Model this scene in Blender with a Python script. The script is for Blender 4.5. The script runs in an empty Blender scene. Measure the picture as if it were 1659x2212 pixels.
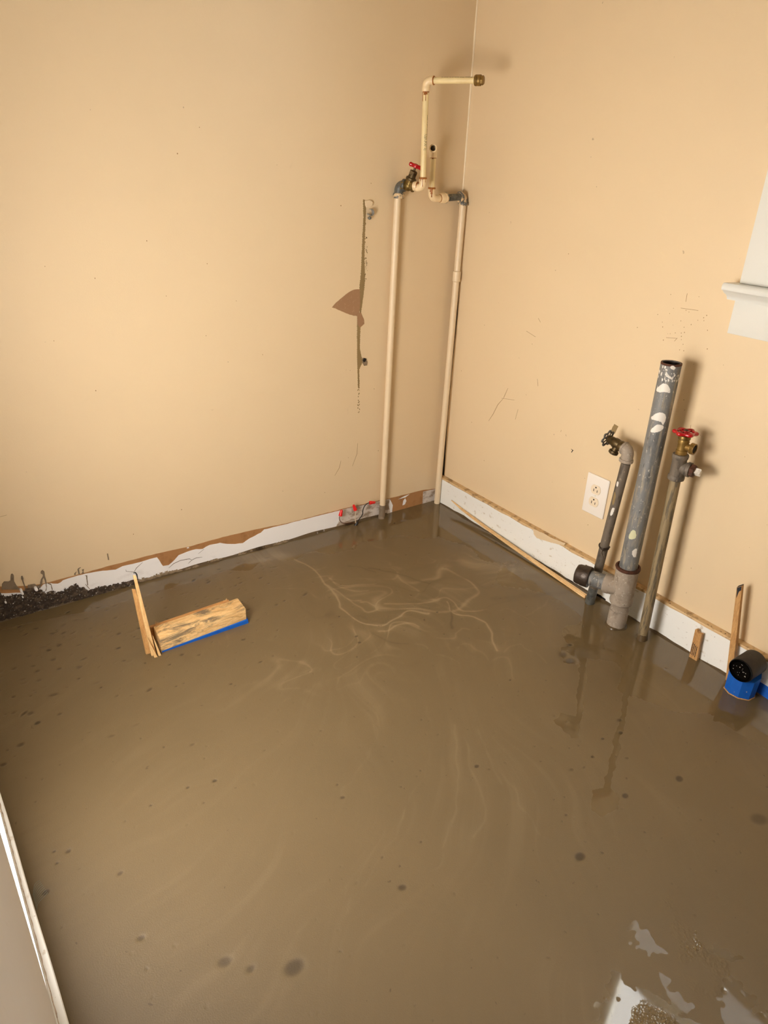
import bpy, bmesh, math, random
import numpy as np
from mathutils import Vector, Matrix
random.seed(7)
RNG = np.random.default_rng(7)
SC = bpy.context.scene
COL = SC.collection

# ------------------------------------------------------------------ camera
F_PX, W_PX = 1531.92, 1659.0
cam_data = bpy.data.cameras.new('camera')
cam_data.sensor_fit = 'HORIZONTAL'
cam_data.sensor_width = 36.0
cam_data.lens = 36.0 * F_PX / W_PX
cam_data.clip_start = 0.01
cam = bpy.data.objects.new('camera', cam_data)
COL.objects.link(cam)
R_ = Vector((0.8234678, -0.5663197, 0.0343906))
U_ = Vector((0.2271686, 0.3846491, 0.8946728))
F_ = Vector((0.5198992, 0.7289218, -0.4453962))
cam.matrix_world = Matrix(((R_.x, U_.x, -F_.x, -1.6087), (R_.y, U_.y, -F_.y, -1.8915),
                           (R_.z, U_.z, -F_.z, 1.1646), (0, 0, 0, 1)))
SC.camera = cam

# ------------------------------------------------------------------ light
world = bpy.data.worlds.new('world')
SC.world = world
world.use_nodes = True
wn = world.node_tree
wn.nodes.clear()
w_out = wn.nodes.new('ShaderNodeOutputWorld')
w_bg = wn.nodes.new('ShaderNodeBackground')
w_tc = wn.nodes.new('ShaderNodeTexCoord')
w_sep = wn.nodes.new('ShaderNodeSeparateXYZ')
w_ramp = wn.nodes.new('ShaderNodeValToRGB')          # hazy bright sky: pale horizon, bluer zenith
w_ramp.color_ramp.elements[0].position = 0.0
w_ramp.color_ramp.elements[0].color = (1.0, 0.98, 0.92, 1)
w_ramp.color_ramp.elements[1].position = 1.0
w_ramp.color_ramp.elements[1].color = (0.86, 0.88, 0.86, 1)
w_bg.inputs['Strength'].default_value = 1.9
wn.links.new(w_tc.outputs['Generated'], w_sep.inputs[0])
wn.links.new(w_sep.outputs['Z'], w_ramp.inputs[0])
wn.links.new(w_ramp.outputs[0], w_bg.inputs['Color'])
wn.links.new(w_bg.outputs[0], w_out.inputs['Surface'])

SUN_DIR = Vector((-1.634, 0.40, -0.835))       # in through the window, on to the left wall
sun_data = bpy.data.lights.new('sun', 'SUN')
sun_data.energy = 24.0
sun_data.color = (1.0, 0.95, 0.87)
sun_data.angle = math.radians(0.6)
sun = bpy.data.objects.new('sun', sun_data)
COL.objects.link(sun)
sun.location = (3, -2, 3)
sun.rotation_euler = SUN_DIR.to_track_quat('-Z', 'Y').to_euler()

portal_data = bpy.data.lights.new('window_portal', 'AREA')   # guides sky sampling through the window opening
portal_data.shape = 'RECTANGLE'
portal_data.size, portal_data.size_y = 1.04, 0.56
portal_data.cycles.is_portal = True
portal = bpy.data.objects.new('window_portal', portal_data)
COL.objects.link(portal)
portal.location = (0.13, -1.362, 1.447)
portal.rotation_euler = (0, math.radians(90), 0)

vs = SC.view_settings
SC.display_settings.display_device = 'sRGB'
vs.view_transform = 'Standard'
vs.look = 'None'
vs.gamma = 1.0
vs.use_curve_mapping = False
vs.exposure = 2.74
SC.cycles.use_denoising = True
SC.cycles.max_bounces = 10
SC.cycles.diffuse_bounces = 6
SC.cycles.use_guiding = True                 # most light is bounced from the small sunlit patch
SC.cycles.guiding_training_samples = 16
SC.cycles.sample_clamp_indirect = 12.0

# ------------------------------------------------------------------ traced outlines (metres, in the plane each lies in)
import json
D = json.loads('''{"brown":[[-1.5225,0.1072],[-1.4801,0.0931],[-1.4473,0.0844],[-1.4173,0.0799],[-1.4002,0.0786],[-1.3294,0.0788],[-1.2256,0.0808],[-1.0946,0.0806],[-0.9911,
0.0756],[-0.8813,0.0782],[-0.7661,0.0748],[-0.6612,0.0674],[-0.5109,0.0671],[-0.3966,0.0656],[-0.2867,0.0618],[-0.214,0.0585],[-0.0843,0.0567],[-0.0276,
0.0484],[0.0065,0.0504],[0.0,-0.003],[-1.66,-0.003]],"white":[[-1.5263,0.0873],[-1.47,0.0703],[-1.4153,0.0716],[-1.411,0.0767],[-1.4039,0.0777],[-1.3904,
0.0748],[-1.3865,0.0719],[-1.374,0.0676],[-1.3667,0.0688],[-1.3588,0.0739],[-1.3299,0.0756],[-1.297,0.0763],[-1.2623,0.0727],[-1.2151,0.0637],[-1.1951,
0.0689],[-1.166,0.0676],[-1.1397,0.0672],[-1.1162,0.0689],[-1.0926,0.0684],[-1.087,0.0569],[-1.0818,0.0416],[-1.0776,0.0332],[-1.0605,0.0311],[-1.0494,
0.0376],[-1.0399,0.0446],[-1.0265,0.0564],[-0.9996,0.0603],[-0.9709,0.061],[-0.9496,0.0556],[-0.9382,0.0603],[-0.927,0.063],[-0.8919,0.061],[-0.8682,0.0502],
[-0.842,0.0423],[-0.8152,0.0379],[-0.7911,0.0488],[-0.7511,0.0584],[-0.7386,0.0674],[-0.6613,0.0653],[-0.6198,0.0658],[-0.5109,0.0644],[-0.3965,0.0628],
[-0.2865,0.0562],[-0.2556,0.0562],[-0.2347,0.053],[-0.2219,0.027],[-0.2242,-0.0013],[-0.2242,-0.003],[-1.66,-0.003]],"white2":[[-0.0827,0.0505],[-0.0275,
0.0469],[0.001,0.0467],[0,-0.003],[-0.0827,-0.003]],"flakes":[[[-0.1975,0.0459],[-0.1712,0.0521],[-0.1471,0.0545],[-0.1654,0.0459]],[[-0.1771,0.016],[-0.1744,
0.0346],[-0.1663,0.0423],[-0.1602,0.0302],[-0.1664,0.0172]],[[-1.0001,0.0735],[-0.9946,0.0758],[-0.9914,0.0717],[-0.9979,0.0712]]],"cracks":[[[-1.0615,
0.0215],[-1.0446,0.0322],[-1.0231,0.0367],[-0.9949,0.0338],[-0.9882,0.0278]],[[-0.9999,0.0184],[-0.9883,0.027],[-0.9735,0.0306],[-0.9538,0.0274]],[[-1.1879,
0.0494],[-1.1646,0.0394],[-1.1565,0.0511],[-1.1367,0.0643]],[[-1.1872,0.055],[-1.1864,0.0482]],[[-0.9652,0.0433],[-0.9461,0.0538]]],"crust":[[-1.5251,0.0933],
[-1.5163,0.0882],[-1.504,0.0754],[-1.4877,0.0742],[-1.47,0.0703],[-1.4602,0.0779],[-1.4478,0.0813],[-1.428,0.078],[-1.4169,0.0721],[-1.4134,0.0622],[-1.4082,
0.0516],[-1.3941,0.0524],[-1.3775,0.0457],[-1.3667,0.0465],[-1.3535,0.051],[-1.3389,0.0518],[-1.3248,0.055],[-1.3224,0.047],[-1.31,0.0377],[-1.3006,0.0266],
[-1.2915,0.0247],[-1.2765,0.0255],[-1.2558,0.0244],[-1.2336,0.021],[-1.2016,0.0183],[-1.1527,0.0141],[-1.1527,-0.003],[-1.66,-0.003]],"cement":[[-1.1754,
0.0183],[-1.1526,0.0148],[-1.119,0.0139],[-1.0673,0.0154],[-1.0258,0.0084],[-0.9754,0.0089],[-0.9237,0.0107],[-0.9142,0.0135],[-0.8679,-0.002],[-0.8598,
0.0046],[-0.8208,0.0089],[-0.729,0.0099],[-0.6462,0.0069],[-0.6462,-0.003],[-1.1754,-0.003]],"drips":[[[-1.5118,0.0952],[-1.5073,0.1106],[-1.5014,0.1161],
[-1.4914,0.1128],[-1.4862,0.1143],[-1.4818,0.1319],[-1.4782,0.1339],[-1.4756,0.1288],[-1.478,0.1095],[-1.4747,0.0956],[-1.4682,0.0805]],[[-1.4565,0.0799],
[-1.4587,0.101],[-1.4605,0.1123],[-1.4588,0.1192],[-1.4555,0.1192],[-1.4545,0.1125],[-1.4559,0.1023],[-1.454,0.0801]],[[-1.45,0.0788],[-1.4476,0.0877],
[-1.4384,0.0868],[-1.4301,0.0852],[-1.4262,0.0785],[-1.4159,0.0783],[-1.4192,0.0685]],[[-1.4182,0.0747],[-1.4168,0.0852],[-1.4128,0.0947],[-1.4066,0.1025],
[-1.4064,0.1089],[-1.4108,0.1135],[-1.4089,0.1194],[-1.4043,0.1218],[-1.401,0.1158],[-1.402,0.1043],[-1.4012,0.0888],[-1.4026,0.0696],[-1.4055,0.0573],
[-1.4087,0.054],[-1.4045,0.0636],[-1.404,0.0853],[-1.4057,0.0978],[-1.4095,0.0937],[-1.4126,0.0794]],[[-1.328,0.0817],[-1.3269,0.0858],[-1.3204,0.0903],
[-1.3239,0.0848],[-1.3236,0.081]],[[-1.3164,0.0809],[-1.317,0.0948],[-1.3146,0.0985],[-1.3071,0.1005],[-1.3132,0.0958],[-1.3129,0.0802]],[[-1.3075,0.0796],
[-1.3041,0.0841],[-1.3054,0.0912],[-1.3002,0.0917],[-1.3029,0.0859],[-1.3021,0.079]],[[-1.2315,0.1218],[-1.2293,0.1216],[-1.2293,0.1011],[-1.232,0.1019]
],[[-1.301,0.0715],[-1.2943,0.0698],[-1.2949,0.0678],[-1.2969,0.0368],[-1.299,0.0375],[-1.2977,0.0687]],[[-1.3028,0.0433],[-1.2935,0.0243],[-1.2954,0.024],
[-1.3035,0.0421]],[[-1.3982,0.078],[-1.3906,0.0733],[-1.3894,0.0541],[-1.3916,0.0515],[-1.392,0.0704],[-1.3981,0.0758]]],"specks":[[-1.4306,0.0727,0.0055],
[-1.4668,0.079,0.004],[-1.5098,0.0576,0.003],[-1.4669,0.0595,0.0025],[-1.4657,0.071,0.004]],"scar":[[[-0.4825,0.7574],[-0.4689,0.7697],[-0.4468,0.7836],
[-0.4338,0.792],[-0.4208,0.7989],[-0.4058,0.8041],[-0.3838,0.8043],[-0.382,0.7902],[-0.3806,0.7618],[-0.3851,0.724],[-0.4044,0.7262],[-0.4313,0.7356],[-0.4651,
0.7508]],[[-0.3911,0.7324],[-0.3776,0.7345],[-0.3714,0.7212],[-0.3653,0.7094],[-0.3642,0.698],[-0.3727,0.6922],[-0.3804,0.6874],[-0.3904,0.6986]]],"olive":[[-0.378,
1.0573],[-0.375,1.0107],[-0.3772,0.953],[-0.3787,0.8939],[-0.3803,0.8487],[-0.3841,0.8151],[-0.3823,0.7349],[-0.3909,0.7212],[-0.39,0.643],[-0.3878,0.5757],
[-0.3847,0.5239],[-0.3833,0.4922],[-0.3768,0.4913],[-0.3798,0.5543],[-0.3717,0.5677],[-0.3667,0.5766],[-0.3737,0.6012],[-0.3789,0.6219],[-0.3784,0.6846],
[-0.3768,0.7345],[-0.3692,0.7862],[-0.3645,0.8264],[-0.3686,0.8935],[-0.3685,0.947],[-0.3677,1.0021],[-0.3663,1.0306],[-0.3714,1.0559]],"olive_dots":[[-0.3823,
0.4868],[-0.3806,0.4795],[-0.3809,0.4583],[-0.3791,0.4491],[-0.3813,0.4387],[-0.3799,0.4313],[-0.3789,0.4222],[-0.3803,0.4133],[-0.3614,0.9202],[-0.36,
0.9112],[-0.3645,0.8964],[-0.3623,0.8842],[-0.3628,0.8752],[-0.3609,0.863],[-0.3635,0.8478],[-0.3618,0.8385],[-0.367,0.9469],[-0.3643,0.9586],[-0.3668,
0.9934]],"hole":[[[-0.3701,0.5855],[-0.3662,0.5902],[-0.354,0.5871],[-0.3501,0.5747],[-0.3506,0.5637],[-0.3615,0.564],[-0.3678,0.5733]],[[-0.368,0.5836],
[-0.3622,0.5897],[-0.354,0.5854],[-0.3578,0.5773],[-0.365,0.5758]]],"plaster":[[-0.3713,1.0531],[-0.356,1.0554],[-0.3485,1.0503],[-0.349,1.0433],[-0.3573,
1.0376],[-0.3672,1.0362],[-0.371,1.0419]],"olive_r":[[-0.7225,0.5273],[-0.7371,0.5245],[-0.7334,0.5129],[-0.73,0.5013],[-0.7222,0.5016],[-0.7145,0.5026]
],"hole_r":[[-0.5876,0.4071],[-0.5974,0.4058],[-0.5924,0.3964],[-0.5905,0.3982],[-0.594,0.4038]],"paint_b":[[-0.5047,0.1029],[-0.5507,0.1086],[-0.5801,
0.1071],[-0.6421,0.1153],[-0.637,0.1057],[-0.597,0.0938],[-0.5551,0.0849],[-0.5264,0.0789],[-0.5099,0.0867]],"scuffs":[[[-0.2975,0.5174],[-0.2853,0.4864],
[-0.2833,0.4828]],[[-0.2858,0.4835],[-0.2601,0.4512],[-0.2433,0.4145],[-0.2249,0.3843]],[[-0.2737,0.477],[-0.3322,0.4871]],[[-0.3531,0.4625],[-0.3465,0.4265]
],[[-0.3474,0.7095],[-0.388,0.6999]],[[-0.3893,0.7558],[-0.4001,0.7459]],[[-0.4176,0.5781],[-0.4238,0.5566]],[[-0.8579,0.9001],[-0.8588,0.8808]],[[-0.8262,
0.7878],[-0.8571,0.7919]],[[-0.8493,0.864],[-0.8965,0.8665]],[[-0.8512,0.7838],[-0.8574,0.7928]],[[-0.5401,0.4515],[-0.539,0.4453]],[[-0.56,0.4438],[-0.5624,
0.4388]],[[-0.9467,0.5943],[-0.9477,0.5824]],[[-0.9767,0.5785],[-0.9786,0.5752]]],"gap":[[-0.0175,0.1046],[0.0026,0.097],[0.0042,0.1851],[0.0018,0.3311],
[-0.0078,0.5381],[-0.0132,0.6986],[-0.0153,0.9636],[-0.0176,0.9638],[-0.0204,0.6999],[-0.0152,0.5399],[-0.0111,0.3349],[-0.0144,0.1916]],"chips":[[[-0.7825,
0.0112],[-0.8025,0.0134],[-0.8224,0.0096],[-0.8208,-0.0122],[-0.7946,-0.0091],[-0.7749,-0.0081]],[[-0.8769,-0.0125],[-0.8994,-0.0051],[-0.9411,-0.0065],
[-0.9311,-0.0137],[-0.8906,-0.0192]],[[-0.644,-0.0024],[-0.6713,0.0027],[-0.7125,0.0033],[-0.7407,-0.0028],[-0.7495,-0.0132],[-0.7153,-0.0106],[-0.6591,
-0.0069]]],"big":[[[-0.4953,0.6859],[-0.4729,0.6927],[-0.0378,0.7023],[0.1847,0.7101],[0.5871,0.7086],[0.916,0.6996],[1.0925,0.6873],[0.7509,0.6886],[0.43,
0.6892],[0.0499,0.6855]],[[-0.461,0.6184],[-0.1024,0.6281],[0.2741,0.6365],[0.5831,0.6388],[0.9273,0.6363],[1.179,0.6278],[1.1639,0.6176],[1.0404,0.6073],
[0.9306,0.6081],[0.8091,0.6148],[0.4431,0.6161],[0.0914,0.6166],[-0.2356,0.615]],[[-0.1968,0.5867],[0.2811,0.6032],[0.5658,0.6089],[1.1278,0.6056],[1.1338,
0.597],[0.8415,0.5907],[0.1676,0.5834]],[[0.2637,0.7397],[0.4233,0.7324],[1.0478,0.7224],[1.0093,0.7192],[0.4575,0.7244],[0.2162,0.7298]],[[0.4817,0.7518],
[0.7716,0.7542],[1.0852,0.7482],[0.9285,0.7433],[0.6669,0.7444]],[[0.1933,0.316],[0.5678,0.3149],[0.8099,0.292],[-0.0279,0.2837],[-0.0666,0.2973]],[[0.5399,
0.2523],[1.1019,0.2681],[1.2209,0.2372],[0.881,0.2353]]],"fau":[[[-0.3205,0.4089],[0.084,0.41],[0.2834,0.4022],[0.0952,0.3925],[-0.3113,0.3973]],[[0.0808,
0.3297],[0.6745,0.3324],[0.7289,0.3235],[0.5244,0.306],[0.0518,0.3051]],[[-0.1266,0.3793],[0.4642,0.3617],[0.2849,0.3369],[-0.1641,0.3402],[-0.3325,0.375]
]],"fil":[[1.0,4,[[-0.6888,-0.1266],[-0.6645,-0.2307],[-0.6917,-0.3522],[-0.7053,-0.4333],[-0.7001,-0.5029],[-0.6845,-0.5533],[-0.6524,-0.5674],[-0.6135,
-0.5623],[-0.5706,-0.553],[-0.534,-0.5634],[-0.5015,-0.5895]]],[1.2,4,[[-0.559,-0.6818],[-0.5377,-0.7006],[-0.5213,-0.7162],[-0.4982,-0.6972],[-0.474,-0.6951],
[-0.4656,-0.7117]]],[0.9,4,[[-0.4303,-0.5773],[-0.4538,-0.625],[-0.4383,-0.6527],[-0.4112,-0.6754],[-0.3995,-0.7064],[-0.4096,-0.735],[-0.4339,-0.787],
[-0.4525,-0.8236]]],[0.9,4,[[-0.6315,-0.6749],[-0.6152,-0.6904],[-0.6249,-0.7213],[-0.6217,-0.744],[-0.6012,-0.7619],[-0.5909,-0.7835],[-0.5788,-0.8111]
]],[0.8,4,[[-0.5413,-0.7577],[-0.5153,-0.7526],[-0.4956,-0.7809],[-0.4917,-0.8096],[-0.5088,-0.8449]]],[0.8,4,[[-0.4949,-0.8536],[-0.4721,-0.8527],[-0.4642,
-0.8678],[-0.4698,-0.8892],[-0.5047,-0.9347]]],[0.8,4,[[-0.4476,-0.8423],[-0.4034,-0.8277],[-0.3824,-0.8299],[-0.3795,-0.8585],[-0.3752,-0.8927],[-0.3852,
-0.9323]]],[0.8,4,[[-0.2765,-0.7465],[-0.2264,-0.7468],[-0.1722,-0.7359],[-0.1503,-0.7235]]],[0.6,4,[[-0.6516,-0.3093],[-0.6316,-0.3488],[-0.5891,-0.3639],
[-0.5577,-0.3735]]],[0.6,4,[[-0.6673,-0.4062],[-0.6544,-0.4646],[-0.6434,-0.502],[-0.6076,-0.4809],[-0.6102,-0.4412],[-0.6369,-0.4376]]],[0.6,4,[[-0.6763,
-0.5923],[-0.6101,-0.5878],[-0.5746,-0.5981],[-0.5666,-0.6262]]],[0.7,4,[[-0.4653,-0.543],[-0.4182,-0.5526],[-0.4076,-0.5784],[-0.4249,-0.6182],[-0.3992,
-0.6526],[-0.3526,-0.6628]]],[0.6,4,[[-0.5809,-0.4847],[-0.5467,-0.4994],[-0.5252,-0.5316],[-0.4876,-0.5421],[-0.4496,-0.5527]]],[0.7,4,[[-0.3236,-0.693],
[-0.297,-0.6908],[-0.2822,-0.7186],[-0.289,-0.7509],[-0.2957,-0.7824]]],[0.5,4,[[-0.6501,-0.2822],[-0.6536,-0.3489],[-0.6287,-0.3908],[-0.5961,-0.3975]
]],[0.5,4,[[-0.6796,-0.3195],[-0.6771,-0.3873],[-0.6576,-0.4249],[-0.631,-0.4285]]],[-0.9,4,[[-0.5123,-0.2937],[-0.467,-0.3434],[-0.435,-0.399],[-0.4074,
-0.4582]]],[-1.6,12,[[-0.3075,-0.64],[-0.228,-0.6627],[-0.1389,-0.7041],[-0.0494,-0.7388]]],[-1.0,4,[[-0.432,-0.5889],[-0.4658,-0.6536],[-0.4987,-0.6798]
]],[-0.7,4,[[-0.5673,-0.2455],[-0.5348,-0.2801],[-0.5151,-0.3214]]],[-0.6,4,[[-0.6961,-0.5911],[-0.6884,-0.6395],[-0.641,-0.669]]],[-0.6,4,[[-0.5373,-0.7443],
[-0.5105,-0.7979],[-0.518,-0.8391]]],[0.5,26,[[-0.7902,-0.0653],[-0.7363,-0.0747],[-0.6934,-0.0929]]],[0.45,26,[[-0.3006,-0.4071],[-0.1901,-0.4817],[-0.1127,
-0.5436],[-0.0366,-0.5973]]],[-0.35,26,[[-0.2144,-0.3004],[-0.0731,-0.3514],[-0.0114,-0.4883]]],[-0.3,26,[[-0.7534,-0.2471],[-0.7603,-0.3491],[-0.7617,
-0.4471]]],[0.35,26,[[-0.5939,-0.6434],[-0.6411,-0.5916],[-0.7005,-0.5773]]],[0.5,3.5,[[-0.7473,-0.8917],[-0.7734,-0.9392],[-0.793,-0.9808],[-0.8283,-1.0097],
[-0.8763,-1.0339],[-0.932,-1.0892],[-0.9896,-1.1252]]],[0.6,3.5,[[-0.7353,-0.984],[-0.7746,-1.0376],[-0.8064,-1.0787],[-0.8411,-1.1144],[-0.8865,-1.1662],
[-0.9282,-1.1946],[-0.9575,-1.2279],[-0.9888,-1.2481],[-1.0249,-1.2464],[-1.0553,-1.2437]]],[0.6,3.5,[[-0.7364,-1.0233],[-0.7951,-1.1096],[-0.8047,-1.149],
[-0.8411,-1.1955],[-0.8698,-1.2226],[-0.8964,-1.2346]]],[0.5,3.5,[[-0.6977,-1.0281],[-0.7283,-1.0922],[-0.7601,-1.1608]]],[0.4,3.5,[[-0.8585,-0.8502],[-0.894,
-0.9099],[-0.9651,-0.9592],[-1.023,-0.9863],[-1.0566,-1.009]]],[0.5,3.5,[[-0.968,-1.1136],[-1.0264,-1.1408],[-1.0864,-1.1803],[-1.1173,-1.2032]]],[0.4,
3.5,[[-1.0473,-1.1224],[-1.105,-1.1726],[-1.1445,-1.198],[-1.1843,-1.2319]]],[0.4,3.5,[[-1.1515,-1.1852],[-1.1756,-1.2062]]],[0.4,3.5,[[-1.2205,-1.1966],
[-1.269,-1.2029]]],[0.4,3.5,[[-0.725,-1.0943],[-0.7644,-1.2186],[-0.7719,-1.2958]]],[-0.5,3.5,[[-0.9589,-1.227],[-0.9944,-1.2445],[-1.0353,-1.2439],[-1.0739,
-1.242]]],[0.4,28,[[-0.902,-1.2067],[-0.9502,-1.2688],[-0.9815,-1.2704],[-0.9907,-1.3066],[-1.019,-1.3592],[-1.0456,-1.4037]]]],"flow":[[[-0.7863,-0.7438],
[-0.894,-0.9099],[-1.023,-0.9863],[-1.1372,-1.0299],[-1.2756,-1.079],[-1.3882,-1.1062]],[[-0.6755,-0.8134],[-0.793,-0.9808],[-0.932,-1.0892],[-1.0264,-1.1408],
[-1.113,-1.1848],[-1.1843,-1.2319]],[[-0.6647,-0.899],[-0.8064,-1.0787],[-0.956,-1.2288],[-1.0523,-1.2664]],[[-0.6126,-0.9319],[-0.7283,-1.0922],[-0.7644,
-1.2186],[-0.7839,-1.3074],[-0.8099,-1.3821]],[[-0.9265,-0.6558],[-1.0816,-0.8101],[-1.2172,-0.8729],[-1.384,-0.9188]],[[-1.031,-0.4167],[-1.2889,-0.442],
[-1.4731,-0.4556],[-1.6043,-0.4603]],[[-1.1037,-0.7201],[-1.3075,-0.8072],[-1.4484,-0.8526],[-1.5933,-0.8769]],[[-0.7279,-0.0875],[-0.6645,-0.2307],[-0.7053,
-0.4333],[-0.6845,-0.5533],[-0.5706,-0.553],[-0.5015,-0.5895]],[[-0.3006,-0.4071],[-0.0308,-0.6008]],[[-0.5885,-0.0424],[-0.4222,-0.3484],[-0.4074,-0.4582]
],[[-0.2162,-0.9233],[-0.3638,-1.1251],[-0.4325,-1.2896],[-0.4407,-1.4118]],[[-0.377,-0.9033],[-0.6067,-1.151],[-0.7349,-1.3553],[-0.7032,-1.4924]],[[-0.0673,
-1.016],[-0.1832,-1.2393],[-0.2755,-1.4169]],[[-1.4309,-0.0859],[-1.5138,-0.1165],[-1.5749,-0.1553]]],"spots":[[-1.391,-1.193,9.0],[-1.361,-1.226,6.0],
[-1.302,-1.262,13.0],[-1.06,-1.016,4.0],[-1.075,-1.244,6.0],[-0.384,-1.516,14.0],[-0.756,-1.376,8.0],[-1.49,-1.081,5.0],[-0.773,-1.101,4.0],[-1.573,-0.517,
6.207],[-1.451,-0.249,4.828],[-1.492,-0.276,4.483],[-1.497,-0.25,3.448],[-1.451,-0.202,4.138],[-1.425,-0.196,3.103],[-1.445,-0.295,4.483],[-1.496,-0.315,
4.483],[-1.301,-0.347,3.793],[-1.169,-0.401,4.483],[-1.109,-0.574,3.103],[-1.224,-0.512,2.759],[-1.377,-0.42,2.759],[-1.414,-0.359,2.759],[-1.529,-0.465,
4.828],[-1.536,-0.425,5.517],[-1.481,-0.463,4.138],[-1.26,-0.836,3.793],[-1.3,-0.877,2.069],[-1.39,-0.827,2.414],[-1.313,-0.823,3.103],[-1.55,-0.847,4.138],
[-1.573,-0.862,2.414],[-1.572,-0.834,2.759],[-1.602,-0.911,4.828],[-1.613,-0.558,4.828],[-1.226,-0.23,4.138],[-1.298,-0.288,4.138],[-1.484,-0.944,4.138],
[-1.01,-0.424,2.759],[-0.393,-1.175,4.828],[-0.606,-1.219,4.138],[-0.538,-1.219,3.448],[-0.476,-1.263,3.448],[-0.475,-1.194,3.448],[-0.272,-0.912,5.517],
[-0.565,-1.329,5.517],[-0.429,-1.363,6.897],[-0.706,-1.295,2.759],[-0.424,-1.204,4.138],[-0.32,-0.931,10.345],[-0.324,-0.959,11.724],[-0.484,-0.598,3.182],
[-0.744,-0.572,4.545],[-0.752,-0.6,4.091],[-0.736,-0.469,2.727],[-0.267,-0.078,3.636],[-0.513,-0.931,2.727],[-0.052,-0.376,3.636]],"wet":[[[-0.8704,-1.5584],
[-0.8716,-1.5732],[-0.8667,-1.6017],[-0.8514,-1.6266],[-0.8401,-1.6438],[-0.8289,-1.6607],[-0.8106,-1.6917],[-0.8418,-1.7116],[-0.9946,-1.6103],[-0.9578,
-1.5896],[-0.9367,-1.5799],[-0.9127,-1.5763],[-0.8911,-1.5655]],[[-0.8131,-1.5988],[-0.8111,-1.6131],[-0.8147,-1.631],[-0.82,-1.6546],[-0.8401,-1.6438],
[-0.8334,-1.6187]],[[-0.7545,-1.6606],[-0.7214,-1.6644],[-0.7203,-1.6806],[-0.7235,-1.7037],[-0.719,-1.7238],[-0.7129,-1.7516],[-0.7508,-1.772],[-0.8034,
-1.7148],[-0.7906,-1.7],[-0.7869,-1.6789],[-0.7644,-1.6742]],[[-0.7647,-1.5182],[-0.7713,-1.5347],[-0.7696,-1.5533],[-0.77,-1.5757],[-0.7763,-1.5909],[-0.782,
-1.5762],[-0.7937,-1.5629],[-0.8055,-1.5662],[-0.8115,-1.554],[-0.8289,-1.5536],[-0.7977,-1.5491],[-0.7834,-1.5268]],[[-0.6981,-1.6144],[-0.6889,-1.6317],
[-0.6697,-1.6527],[-0.6808,-1.6618],[-0.6981,-1.645],[-0.7071,-1.6254]],[[-0.7002,-1.5813],[-0.7073,-1.5941],[-0.7144,-1.6094],[-0.7452,-1.6168],[-0.7366,
-1.6032]]],"damp":[[[-0.1664,-0.8686],[-0.1472,-0.8805],[-0.4224,-1.0881],[-0.5207,-1.1607],[-0.5366,-1.1563],[-0.528,-1.0907],[-0.4924,-1.0822],[-0.472,
-1.1077]],[[-0.3001,-0.9038],[-0.2567,-0.9146],[-0.2363,-0.9517],[-0.3168,-0.9792],[-0.3435,-0.955]],[[-0.1046,-0.9927],[-0.0845,-1.0136],[-0.2318,-1.0916],
[-0.396,-1.1927],[-0.4803,-1.2427],[-0.5569,-1.2881],[-0.5893,-1.3065],[-0.5938,-1.294],[-0.4847,-1.2289],[-0.3678,-1.1611],[-0.2456,-1.0829]],[[-0.6161,
-1.2797],[-0.5761,-1.2956],[-0.5793,-1.3226],[-0.6078,-1.3417],[-0.6473,-1.3388],[-0.6513,-1.3182]],[[-0.0231,-1.2006],[0.0144,-1.3101],[-0.183,-1.4214],
[-0.1846,-1.3391],[-0.2066,-1.3007]],[[-0.0427,-1.1122],[-0.0172,-1.1281],[-0.1288,-1.1849]]],"pebble":[[-0.7802,-1.591],[-0.744,-1.5843],[-0.6932,-1.5057],
[-0.6761,-1.5168],[-0.7059,-1.5716],[-0.7092,-1.6267],[-0.703,-1.658],[-0.7924,-1.6607],[-0.7921,-1.6255]],"pebble2":[[-0.9015,-1.6128],[-0.8766,-1.6196],
[-0.8558,-1.6548],[-0.8655,-1.6737],[-0.9378,-1.6258]]}''')

# ------------------------------------------------------------------ materials
def srgb(r, g, b):
    f = lambda c: (c/255/12.92 if c/255 <= 0.04045 else ((c/255+0.055)/1.055)**2.4)
    return (f(r), f(g), f(b), 1.0)

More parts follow.
